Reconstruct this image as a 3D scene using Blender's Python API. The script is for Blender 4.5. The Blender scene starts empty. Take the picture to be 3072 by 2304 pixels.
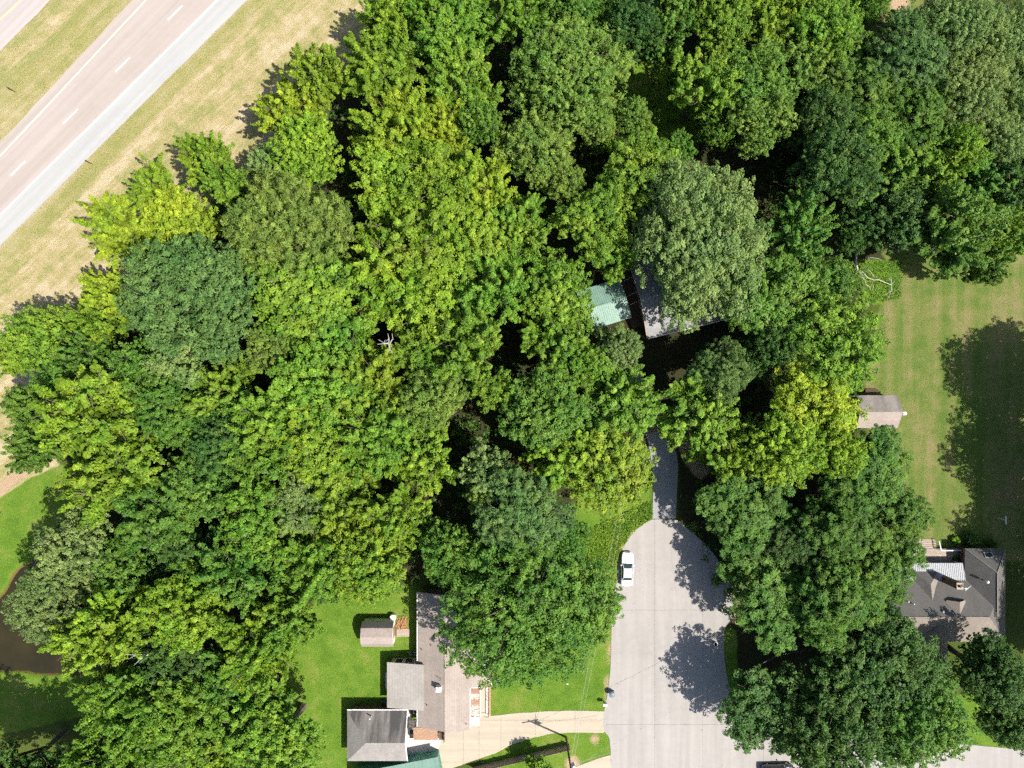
import bpy, bmesh, math, random
import numpy as np
from mathutils import Vector
from mathutils.geometry import tessellate_polygon

# ------------------------------------------------------------------ camera, sky, sun, exposure
scene = bpy.context.scene
COL = scene.collection
CAM_H = 106.5          # flying height in metres
M_PX = 0.05            # metres per photograph pixel on the ground
cam_data = bpy.data.cameras.new('camera')
cam = bpy.data.objects.new('camera', cam_data)
COL.objects.link(cam)
cam.location = (0, 0, CAM_H)
cam.rotation_euler = (0, 0, 0)
cam_data.sensor_width = 36.0
cam_data.lens = 36.0 * (CAM_H / M_PX) / 3072.0
cam_data.clip_start = 0.5
cam_data.clip_end = 6000
scene.camera = cam

SUN_DIR = Vector((0.575, -0.255, 1.0)).normalized()      # towards the sun
ELEV = math.asin(SUN_DIR.z)
AZ = math.atan2(SUN_DIR.x, SUN_DIR.y)                      # clockwise from +Y
world = bpy.data.worlds.new('World')
scene.world = world
world.use_nodes = True
wn = world.node_tree
bg = wn.nodes['Background']
sky = wn.nodes.new('ShaderNodeTexSky')
sky.sky_type = 'NISHITA'
sky.sun_disc = False
sky.sun_elevation = ELEV
sky.sun_rotation = AZ
sky.air_density = 1.0
sky.dust_density = 1.5
wn.links.new(sky.outputs['Color'], bg.inputs['Color'])
bg.inputs['Strength'].default_value = 0.10
sun_data = bpy.data.lights.new('sun', 'SUN')
sun_data.energy = 5.0
sun_data.angle = math.radians(0.55)
sun_data.color = (1.0, 0.95, 0.87)
sun = bpy.data.objects.new('sun', sun_data)
COL.objects.link(sun)
sun.rotation_euler = SUN_DIR.to_track_quat('Z', 'Y').to_euler()
sun.location = SUN_DIR * 150
vs = scene.view_settings
vs.view_transform = 'Standard'
vs.look = 'None'
vs.gamma = 1.0
vs.exposure = 0.72
vs.use_curve_mapping = False
scene.cycles.max_bounces = 3
scene.cycles.diffuse_bounces = 2
scene.cycles.transmission_bounces = 1
scene.cycles.glossy_bounces = 2
scene.cycles.use_denoising = False
scene.cycles.use_adaptive_sampling = True
scene.cycles.adaptive_threshold = .03
scene.cycles.adaptive_min_samples = 16
scene.cycles.use_light_tree = False
scene.cycles.caustics_reflective = False
scene.cycles.caustics_refractive = False
scene.cycles.sample_clamp_indirect = 6

# ------------------------------------------------------------------ helpers
K = 3072.0 / 2212.0
def P(u, v, z=0.0):
    """photograph pixel (3072 wide) at height z -> point in the place"""
    f = M_PX * (1 - z / CAM_H)
    return Vector(((u - 1536) * f, -(v - 1152) * f, z))
def D(x, y, z=0.0):
    return P(x * K, y * K, z)

RNG = np.random.default_rng(11)
random.seed(5)

def tag(o, label=None, cat=None, group=None, kind=None):
    if label: o['label'] = label
    if cat: o['category'] = cat
    if group: o['group'] = group
    if kind: o['kind'] = kind
    return o
def thing(name, label, cat, loc=(0, 0, 0), rotz=0.0, group=None):
    o = bpy.data.objects.new(name, None)
    COL.objects.link(o)
    o.location = loc
    o.rotation_euler = (0, 0, rotz)
    o.empty_display_size = 0.3
    return tag(o, label, cat, group)
def origin_of(o):
    v = Vector((0, 0, 0))
    while o is not None:
        v = v + Vector(o.location)
        o = o.parent
    return v
class MB:
    """collects faces, links them as one mesh object"""
    def __init__(self):
        self.v = []; self.f = []
    def add(self, vs_, fs_):
        n = len(self.v)
        self.v += [tuple(p) for p in vs_]
        self.f += [tuple(i + n for i in f) for f in fs_]
        return self
    def box(self, x0, x1, y0, y1, z0, z1):
        return self.add([(x0, y0, z0), (x1, y0, z0), (x1, y1, z0), (x0, y1, z0), (x0, y0, z1), (x1, y0, z1), (x1, y1, z1), (x0, y1, z1)],
                        [(3, 2, 1, 0), (4, 5, 6, 7), (0, 1, 5, 4), (1, 2, 6, 5), (2, 3, 7, 6), (3, 0, 4, 7)])
    def obox(self, c, ax, ay, az):
        """box centred on c with half axes ax ay az"""
        c, ax, ay, az = Vector(c), Vector(ax), Vector(ay), Vector(az)
        p = [c + sx * ax + sy * ay + sz * az for sz in (-1, 1) for sx, sy in ((-1, -1), (1, -1), (1, 1), (-1, 1))]
        return self.add(p, [(3, 2, 1, 0), (4, 5, 6, 7), (0, 1, 5, 4), (1, 2, 6, 5), (2, 3, 7, 6), (3, 0, 4, 7)])
    def tube(self, pts, rad, n=6, cap=True):
        pts = [Vector(p) for p in pts]
        if not hasattr(rad, '__len__'): rad = [rad] * len(pts)
        rings = []
        for i, p in enumerate(pts):
            d = (pts[min(i + 1, len(pts) - 1)] - pts[max(i - 1, 0)])
            if d.length < 1e-6: d = Vector((0, 0, 1))
            d.normalize()
            a = d.orthogonal().normalized() if abs(d.z) > .9 else d.cross(Vector((0, 0, 1))).normalized()
            b = d.cross(a)
            rings.append([p + rad[i] * (math.cos(t) * a + math.sin(t) * b) for t in [2 * math.pi * k / n for k in range(n)]])
        vs_ = [q for r in rings for q in r]
        fs_ = []
        for i in range(len(pts) - 1):
            for k in range(n):
                k2 = (k + 1) % n
                fs_.append((i * n + k, i * n + k2, (i + 1) * n + k2, (i + 1) * n + k))
        if cap:
            fs_.append(tuple(range(n))[::-1]); fs_.append(tuple((len(pts) - 1) * n + k for k in range(n)))
        return self.add(vs_, fs_)
    def lathe(self, c, prof, n=16):
        c = Vector(c)
        vs_ = [c + Vector((r * math.cos(2 * math.pi * k / n), r * math.sin(2 * math.pi * k / n), z)) for r, z in prof for k in range(n)]
        fs_ = []
        for i in range(len(prof) - 1):
            for k in range(n):
                k2 = (k + 1) % n
                fs_.append((i * n + k, i * n + k2, (i + 1) * n + k2, (i + 1) * n + k))
        fs_.append(tuple((len(prof) - 1) * n + k for k in range(n)))
        fs_.append(tuple(range(n))[::-1])
        return self.add(vs_, fs_)
    def prism(self, poly, z0, z1):
        """poly: list of xy; flat top at z1, sides down to z0"""
        n = len(poly)
        area = sum(poly[i][0] * poly[(i + 1) % n][1] - poly[(i + 1) % n][0] * poly[i][1] for i in range(n))
        if area < 0: poly = poly[::-1]
        top = [(p[0], p[1], z1) for p in poly]; bot = [(p[0], p[1], z0) for p in poly]
        tri = tessellate_polygon([[Vector((p[0], p[1], 0)) for p in poly]])
        fs_ = []
        for t in tri:
            a, b, c = [Vector(poly[i][:2]) for i in t]
            s = (b - a).cross(c - a) if hasattr((b - a), 'cross') and len(a) == 3 else (b.x - a.x) * (c.y - a.y) - (b.y - a.y) * (c.x - a.x)
            fs_.append(tuple(t) if s > 0 else tuple(t)[::-1])
        for i in range(n):
            j = (i + 1) % n
            fs_.append((i + n, j + n, j, i))
        return self.add(top + bot, fs_)
    def slab(self, face, th):
        """a planar face (list of points, seen from above counter-clockwise or not) given thickness th downwards"""
        pts = [Vector(p) for p in face]
        nrm = Vector((0, 0, 0))
        for i in range(len(pts)):
            nrm += pts[i].cross(pts[(i + 1) % len(pts)])
        if nrm.z < 0: pts = pts[::-1]
        n = len(pts)
        low = [p - Vector((0, 0, th)) for p in pts]
        tri = tessellate_polygon([[Vector((p.x, p.y, 0)) for p in pts]])
        fs_ = []
        for t in tri:
            a, b, c = [pts[i] for i in t]
            s = (b.x - a.x) * (c.y - a.y) - (b.y - a.y) * (c.x - a.x)
            t = tuple(t) if s > 0 else tuple(t)[::-1]
            fs_.append(t); fs_.append(tuple(i + n for i in t[::-1]))
        for i in range(n):
            j = (i + 1) % n
            fs_.append((i + n, j + n, j, i))
        return self.add(pts + low, fs_)
    def build(self, name, mat, parent=None, smooth=False, kind=None, label=None):
        me = bpy.data.meshes.new(name)
        off = origin_of(parent) if parent is not None else Vector((0, 0, 0))
        me.from_pydata([(p[0] - off.x, p[1] - off.y, p[2] - off.z) for p in self.v], [], self.f)
        me.materials.append(mat)
        if smooth:
            me.polygons.foreach_set('use_smooth', [True] * len(me.polygons))
        me.update()
        o = bpy.data.objects.new(name, me)
        COL.objects.link(o)
        if parent is not None: o.parent = parent
        if kind: o['kind'] = kind
        if label: o['label'] = label
        return o
def single(name, mb, mat, label, cat, base=None, group=None, smooth=False):
    """a thing made of one mesh, its origin at its base"""
    if base is None:
        xs = [p[0] for p in mb.v]; ys = [p[1] for p in mb.v]; zs = [p[2] for p in mb.v]
        base = ((min(xs) + max(xs)) / 2, (min(ys) + max(ys)) / 2, min(zs))
    o = mb.build(name, mat, None, smooth)
    b = Vector(base)
    for v in o.data.vertices: v.co -= b
    o.location = b
    return tag(o, label, cat, group)

def jitter(poly, step=0.8, amp=0.12):
    out = []
    n = len(poly)
    for i in range(n):
        a, b = Vector(poly[i][:2]), Vector(poly[(i + 1) % n][:2])
        d = b - a
        if d.length < 1e-4: continue
        k = max(1, int(d.length / step))
        nn = Vector((-d.y, d.x)) / d.length
        for j in range(k):
            p = a + d * (j / k)
            s = amp * (random.random() - .5) * 2 if j else amp * .4 * (random.random() - .5)
            out.append((p.x + nn.x * s, p.y + nn.y * s))
    return out
def smooth_path(pts, closed=False, n=4):
    """Catmull-Rom through 2-D points"""
    pts = [Vector(p[:2]) for p in pts]
    out = []
    m = len(pts)
    rng = range(m if closed else m - 1)
    for i in rng:
        p0 = pts[(i - 1) % m] if closed or i > 0 else pts[0]
        p1 = pts[i]; p2 = pts[(i + 1) % m]
        p3 = pts[(i + 2) % m] if closed or i + 2 < m else pts[-1]
        for k in range(n):
            t = k / n
            out.append(tuple(0.5 * ((2 * p1) + (-p0 + p2) * t + (2 * p0 - 5 * p1 + 4 * p2 - p3) * t * t + (-p0 + 3 * p1 - 3 * p2 + p3) * t ** 3)))
    if not closed: out.append(tuple(pts[-1]))
    return out
def clip(poly, axis, val, keep_less):
    out = []
    n = len(poly)
    for i in range(n):
        a, b = poly[i], poly[(i + 1) % n]
        ina = (a[axis] <= val) == keep_less; inb = (b[axis] <= val) == keep_less
        if ina: out.append(a)
        if ina != inb:
            t = (val - a[axis]) / (b[axis] - a[axis])
            out.append((a[0] + t * (b[0] - a[0]), a[1] + t * (b[1] - a[1])))
    return out
def cells(poly, xs, ys, gap):
    """cut a polygon into slabs along the lines x in xs and y in ys, leaving open joints"""
    xs = [-1e5] + sorted(xs) + [1e5]; ys = [-1e5] + sorted(ys) + [1e5]
    res = []
    for i in range(len(xs) - 1):
        for j in range(len(ys) - 1):
            q = poly
            q = clip(q, 0, xs[i] + gap, False)
            if len(q) >= 3: q = clip(q, 0, xs[i + 1] - gap, True)
            if len(q) >= 3: q = clip(q, 1, ys[j] + gap, False)
            if len(q) >= 3: q = clip(q, 1, ys[j + 1] - gap, True)
            if len(q) >= 3:
                ar = abs(sum(q[k][0] * q[(k + 1) % len(q)][1] - q[(k + 1) % len(q)][0] * q[k][1] for k in range(len(q)))) / 2
                if ar > 0.3: res.append(q)
    return res

# ------------------------------------------------------------------ materials
def new_mat(name):
    m = bpy.data.materials.new(name)
    m.use_nodes = True
    nt = m.node_tree
    b = nt.nodes['Principled BSDF']
    b.inputs['Specular IOR Level'].default_value = 0.25
    return m, nt, b
def N(nt, t, **kw):
    n = nt.nodes.new(t)
    for k, v in kw.items(): setattr(n, k, v)
    return n
def ramp(nt, stops):
    r = nt.nodes.new('ShaderNodeValToRGB')
    e = r.color_ramp.elements
    while len(e) < len(stops): e.new(0.5)
    for el, (p, c) in zip(e, stops):
        el.position = p
        el.color = (c, c, c, 1) if not hasattr(c, '__len__') else (*c, 1)
    return r
def coords(nt, scale=(1, 1, 1), rot=(0, 0, 0), space='Object'):
    tc = nt.nodes.new('ShaderNodeTexCoord')
    src = tc.outputs[space]
    if any(rot):
        m0 = nt.nodes.new('ShaderNodeMapping')
        m0.inputs['Rotation'].default_value = rot
        nt.links.new(src, m0.inputs['Vector'])
        src = m0.outputs['Vector']
    mp = nt.nodes.new('ShaderNodeMapping')
    mp.inputs['Scale'].default_value = scale
    nt.links.new(src, mp.inputs['Vector'])
    return mp.outputs['Vector']
def noise(nt, vec, scale, detail=4, rough=0.55):
    n = nt.nodes.new('ShaderNodeTexNoise')
    n.inputs['Scale'].default_value = scale
    n.inputs['Detail'].default_value = detail
    n.inputs['Roughness'].default_value = rough
    nt.links.new(vec, n.inputs['Vector'])
    return n.outputs['Fac']
def mix(nt, fac, a, b, mode='MIX'):
    m = nt.nodes.new('ShaderNodeMix')
    m.data_type = 'RGBA'
    m.blend_type = mode
    for sock, val in ((m.inputs[0], fac), (m.inputs[6], a), (m.inputs[7], b)):
        if hasattr(val, 'is_linked'): nt.links.new(val, sock)
        elif hasattr(val, '__len__'): sock.default_value = (*val, 1)
        else: sock.default_value = val
    return m.outputs[2]
def math_(nt, op, a, b=None, clampit=False):
    m = nt.nodes.new('ShaderNodeMath')
    m.operation = op
    m.use_clamp = clampit
    for i, val in enumerate((a, b)):
        if val is None: continue
        if hasattr(val, 'is_linked'): nt.links.new(val, m.inputs[i])
        else: m.inputs[i].default_value = val
    return m.outputs[0]
def bump(nt, b, h, strength=0.4, dist=0.05):
    n = nt.nodes.new('ShaderNodeBump')
    n.inputs['Strength'].default_value = strength
    n.inputs['Distance'].default_value = dist
    nt.links.new(h, n.inputs['Height'])
    nt.links.new(n.outputs['Normal'], b.inputs['Normal'])
def plain(name, col, rough=0.7, var=0.25, scale=3.0, metal=0.0, spec=0.25, stretch=(1, 1, 1), b_=0.2):
    """a weathered paint, metal or wood: base colour broken up by two noises"""
    m, nt, b = new_mat(name)
    v = coords(nt, stretch)
    n1 = noise(nt, v, scale, 6, 0.6)
    n2 = noise(nt, v, scale * 0.13, 3, 0.5)
    s = math_(nt, 'ADD', math_(nt, 'MULTIPLY', n1, .6), math_(nt, 'MULTIPLY', n2, .4))
    r = ramp(nt, [(0.3, tuple(c * (1 - var) for c in col)), (0.7, tuple(min(1, c * (1 + var)) for c in col))])
    nt.links.new(s, r.inputs[0])
    nt.links.new(r.outputs[0], b.inputs['Base Color'])
    b.inputs['Roughness'].default_value = rough
    b.inputs['Metallic'].default_value = metal
    b.inputs['Specular IOR Level'].default_value = spec
    if b_: bump(nt, b, n1, b_, 0.02)
    return m
def shingle(name, col, stain=0.0, sdir=(1, 1, 1), stain_col=(.05, .048, .046), course=0.16, axis=1):
    """asphalt shingle: courses, blotched tabs, dark algae streaks running down the slope"""
    m, nt, b = new_mat(name)
    v = coords(nt)
    big = noise(nt, v, .35, 4, .6)
    tabs = noise(nt, coords(nt, (3.3, 3.3, 3.3)), 1.0, 2, .5)
    fine = noise(nt, v, 14, 3, .6)
    s = math_(nt, 'ADD', math_(nt, 'MULTIPLY', big, .4), math_(nt, 'ADD', math_(nt, 'MULTIPLY', tabs, .35), math_(nt, 'MULTIPLY', fine, .25)))
    r = ramp(nt, [(0.32, tuple(c * .72 for c in col)), (0.68, tuple(c * 1.25 for c in col))])
    nt.links.new(s, r.inputs[0])
    c = r.outputs[0]
    sep = N(nt, 'ShaderNodeSeparateXYZ'); nt.links.new(v, sep.inputs[0])
    saw = math_(nt, 'FRACT', math_(nt, 'MULTIPLY', sep.outputs[2], 1 / (course * .45)))
    c = mix(nt, math_(nt, 'MULTIPLY', math_(nt, 'LESS_THAN', saw, .16), .35), c, tuple(x * .45 for x in col))
    if stain:
        st = noise(nt, coords(nt, sdir), 1.0, 5, .62)
        sr = ramp(nt, [(.36, 0.0), (.60, 1.0)]); nt.links.new(st, sr.inputs[0])
        c = mix(nt, math_(nt, 'MULTIPLY', sr.outputs[0], stain), c, stain_col)
    nt.links.new(c, b.inputs['Base Color'])
    b.inputs['Roughness'].default_value = .9
    bump(nt, b, math_(nt, 'ADD', fine, saw), .35, .02)
    return m
def pavement(name, col, var=.14, streak=None, rot=0.0, crack=.5, patch=.5):
    """worn concrete or asphalt: blotches, grit, hair cracks, wheel-track streaks along one direction"""
    m, nt, b = new_mat(name)
    v = coords(nt, space='Object')
    big = noise(nt, v, .12, 5, .6); mid = noise(nt, v, 1.1, 5, .65); grit = noise(nt, v, 22, 2, .6)
    s = math_(nt, 'ADD', math_(nt, 'MULTIPLY', big, .45), math_(nt, 'ADD', math_(nt, 'MULTIPLY', mid, .35), math_(nt, 'MULTIPLY', grit, .2)))
    r = ramp(nt, [(0.3, tuple(c * (1 - var * 1.6) for c in col)), (.5, col), (0.7, tuple(c * (1 + var) for c in col))])
    nt.links.new(s, r.inputs[0])
    c = r.outputs[0]
    if streak:
        st = noise(nt, coords(nt, streak, (0, 0, rot)), 1.0, 5, .6)
        sr = ramp(nt, [(.38, 0.0), (.66, 1.0)]); nt.links.new(st, sr.inputs[0])
        c = mix(nt, math_(nt, 'MULTIPLY', sr.outputs[0], .45), c, tuple(x * .72 for x in col))
    vo = N(nt, 'ShaderNodeTexVoronoi', feature='DISTANCE_TO_EDGE'); vo.inputs['Scale'].default_value = .11
    wob = mix(nt, .45, v, noise_col(nt, v, .35))
    nt.links.new(wob, vo.inputs['Vector'])
    cm = ramp(nt, [(.45, 0.0), (.62, 1.0)]); nt.links.new(noise(nt, v, .09, 3, .6), cm.inputs[0])
    cr = math_(nt, 'MULTIPLY', math_(nt, 'MULTIPLY', math_(nt, 'LESS_THAN', vo.outputs['Distance'], .0028), cm.outputs[0]), crack * .7)
    c = mix(nt, cr, c, tuple(x * .45 for x in col))
    sp = noise(nt, v, .9, 2, .4)
    spr = ramp(nt, [(.70, 0.0), (.76, 1.0)]); nt.links.new(sp, spr.inputs[0])
    c = mix(nt, math_(nt, 'MULTIPLY', spr.outputs[0], patch * .5), c, tuple(x * .6 for x in col))
    nt.links.new(c, b.inputs['Base Color'])
    b.inputs['Roughness'].default_value = .92
    bump(nt, b, grit, .25, .01)
    return m
def noise_col(nt, vec, scale):
    n = nt.nodes.new('ShaderNodeTexNoise')
    n.inputs['Scale'].default_value = scale
    nt.links.new(vec, n.inputs['Vector'])
    return n.outputs['Color']
def glossy(name, col, rough=.25, metal=0.0, coat=0.0):
    m, nt, b = new_mat(name)
    v = coords(nt)
    n = noise(nt, v, 2.0, 4, .6)
    r = ramp(nt, [(.3, tuple(c * .9 for c in col)), (.7, tuple(min(1, c * 1.06) for c in col))])
    nt.links.new(n, r.inputs[0]); nt.links.new(r.outputs[0], b.inputs['Base Color'])
    b.inputs['Roughness'].default_value = rough
    b.inputs['Metallic'].default_value = metal
    b.inputs['Specular IOR Level'].default_value = .5
    b.inputs['Coat Weight'].default_value = coat
    return m

def leaf_material():
    m, nt, b = new_mat('foliage')
    oi = N(nt, 'ShaderNodeObjectInfo')
    at = N(nt, 'ShaderNodeAttribute'); at.attribute_name = 'tone'
    hsv = N(nt, 'ShaderNodeHueSaturation')
    nt.links.new(oi.outputs['Color'], hsv.inputs['Color'])
    # tone in 0..1 : 0 deep older leaf, 1 young yellow leaf
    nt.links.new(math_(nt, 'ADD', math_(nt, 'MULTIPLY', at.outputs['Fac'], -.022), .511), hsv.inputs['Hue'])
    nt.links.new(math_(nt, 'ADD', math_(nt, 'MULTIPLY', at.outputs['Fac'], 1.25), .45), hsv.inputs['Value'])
    geo = N(nt, 'ShaderNodeNewGeometry')
    n3 = noise(nt, geo.outputs['Position'], .22, 3, .6)
    h2 = N(nt, 'ShaderNodeHueSaturation')
    nt.links.new(hsv.outputs['Color'], h2.inputs['Color'])
    nt.links.new(math_(nt, 'ADD', math_(nt, 'MULTIPLY', n3, -.10), .55), h2.inputs['Hue'])
    nt.links.new(math_(nt, 'ADD', math_(nt, 'MULTIPLY', n3, .7), .65), h2.inputs['Value'])
    c = h2.outputs['Color']
    nt.links.new(c, b.inputs['Base Color'])
    b.inputs['Roughness'].default_value = .5
    b.inputs['Specular IOR Level'].default_value = .28
    tr = N(nt, 'ShaderNodeBsdfTranslucent')
    nt.links.new(mix(nt, 1.0, c, (1.05, 1.15, .6), 'MULTIPLY'), tr.inputs['Color'])
    ms = N(nt, 'ShaderNodeMixShader')
    ms.inputs[0].default_value = .44
    nt.links.new(b.outputs[0], ms.inputs[1]); nt.links.new(tr.outputs[0], ms.inputs[2])
    nt.links.new(ms.outputs[0], nt.nodes['Material Output'].inputs['Surface'])
    return m
LEAF = leaf_material()
BARK = plain('bark', (.13, .105, .08), .9, .45, 6, stretch=(1, 1, .25))
DEADWOOD = plain('dead_wood', (.44, .41, .37), .85, .25, 5, stretch=(1, 1, .3))
# ------------------------------------------------------------------ the ground
def inside(px, py, poly):
    r = np.zeros(px.shape, bool)
    n = len(poly)
    for i in range(n):
        x0, y0 = poly[i]; x1, y1 = poly[(i + 1) % n]
        c = ((y0 > py) != (y1 > py))
        if y0 == y1: continue
        r ^= c & (px < (x1 - x0) * (py - y0) / (y1 - y0) + x0)
    return r
def dp(*pts): return [D(x, y).to_2d()[:] for x, y in pts]
def sp(*pts): return [P(x, y).to_2d()[:] for x, y in pts]
def blur(a, n):
    for _ in range(n):
        b = a.copy()
        b[1:-1, 1:-1] = (a[1:-1, 1:-1] * 2 + a[:-2, 1:-1] + a[2:, 1:-1] + a[1:-1, :-2] + a[1:-1, 2:]) / 6
        a = b
    return a
VERGE = [dp((-600, -300), (900, -300), (905, -20), (830, 60), (770, 120), (720, 200), (640, 300), (600, 360), (480, 420), (330, 520), (290, 600), (200, 700), (130, 760), (110, 860), (110, 960), (130, 1010), (-40, 1110), (-600, 1500))]
LAWN = [dp((-600, 1500), (-40, 1105), (60, 1035), (140, 1000), (200, 1080), (170, 1200), (120, 1250), (40, 1330), (-600, 1900)),
        dp((600, 1500), (640, 1330), (760, 1270), (905, 1262), (930, 1300), (930, 1700), (640, 1800), (600, 1800)),
        dp((1000, 1430), (1000, 1180), (1215, 1120), (1260, 1070), (1408, 1040), (1412, 1122), (1370, 1150), (1340, 1200), (1330, 1260), (1325, 1420), (1312, 1545), (1060, 1560)),
        dp((1000, 1750), (1060, 1600), (1200, 1560), (1330, 1560), (1330, 1800)),
        dp((2030, 1520), (2120, 1480), (2300, 1500), (2400, 1640), (2000, 1615)),
        dp((1830, 560), (1955, 560), (1950, 650), (1880, 660)),
        dp((1563, 1350), (1592, 1362), (1590, 1440), (1600, 1500), (1565, 1490)), dp((1290, 150), (1420, 120), (1530, 300), (1480, 330), (1380, 320), (1300, 250)),
        dp((-600, 1440), (230, 1440), (260, 1530), (-600, 1720))]
DRY = [dp((1900, 540), (2600, 480), (2600, 1230), (1960, 1200), (1880, 1000), (1870, 820), (1900, 660), (1935, 600)),
       dp((1890, -60), (2000, -60), (1990, 60), (1920, 110))]
DIRT = [dp((1566, 1335), (1580, 1240), (1600, 1215), (1660, 1230), (1640, 1260), (1610, 1280), (1600, 1350)),
        dp((1460, 940), (1510, 935), (1540, 1010), (1515, 1040), (1478, 1000)),
        dp((1920, 0), (1965, -10), (1962, 50), (1935, 52)),
        dp((1740, 1065), (1810, 1070), (1815, 1100), (1750, 1100)),
        
        dp((1275, 1588), (1290, 1582), (1296, 1610), (1282, 1615)), dp((1215, 1640), (1245, 1632), (1260, 1665), (1225, 1670)),
        dp((1355, 1150), (1392, 1125), (1400, 1135), (1360, 1165), (1340, 1200), (1328, 1290), (1322, 1290), (1332, 1190)),
        dp((1316, 1370), (1322, 1370), (1312, 1530), (1302, 1530)),
        dp((0, 1040), (60, 1000), (75, 1015), (0, 1070), (-200, 1180), (-200, 1150))]
FLOOR = [dp((860, 60), (2300, -100), (2300, 540), (1960, 560), (1850, 700), (1850, 1000), (1970, 1200), (1900, 1660), (1560, 1560), (1560, 1360), (1500, 1150), (1465, 1120), (1465, 950), (1400, 950), (1400, 1020), (1260, 1060), (1210, 1110), (1000, 1160), (900, 1250), (650, 1310), (600, 1500), (660, 1700), (150, 1700), (250, 1430), (120, 1250), (190, 1060), (140, 980), (130, 780), (300, 620), (330, 540), (480, 440), (660, 300))]
VGREEN = [sp((-700, 1450), (0, 738), (742, 0), (1100, -380), (1190, -380), (815, 0), (0, 815), (-700, 1530)),
          sp((-700, 1020), (0, 290), (270, 0), (600, -340), (660, -340), (330, 0), (0, 350), (-700, 1080)), sp((-700, 1100), (0, 390), (355, 0), (600, -280), (650, -280), (395, 0), (0, 425), (-700, 1140))]
POND = smooth_path([p for p in sp((-260, 1880), (-60, 1830), (0, 1795), (28, 1758), (51, 1716), (83, 1698), (134, 1666), (210, 1680), (270, 1760), (330, 1870), (340, 1960), (290, 2015), (150, 2020), (0, 2010), (-200, 2020))], True, 4)

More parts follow.
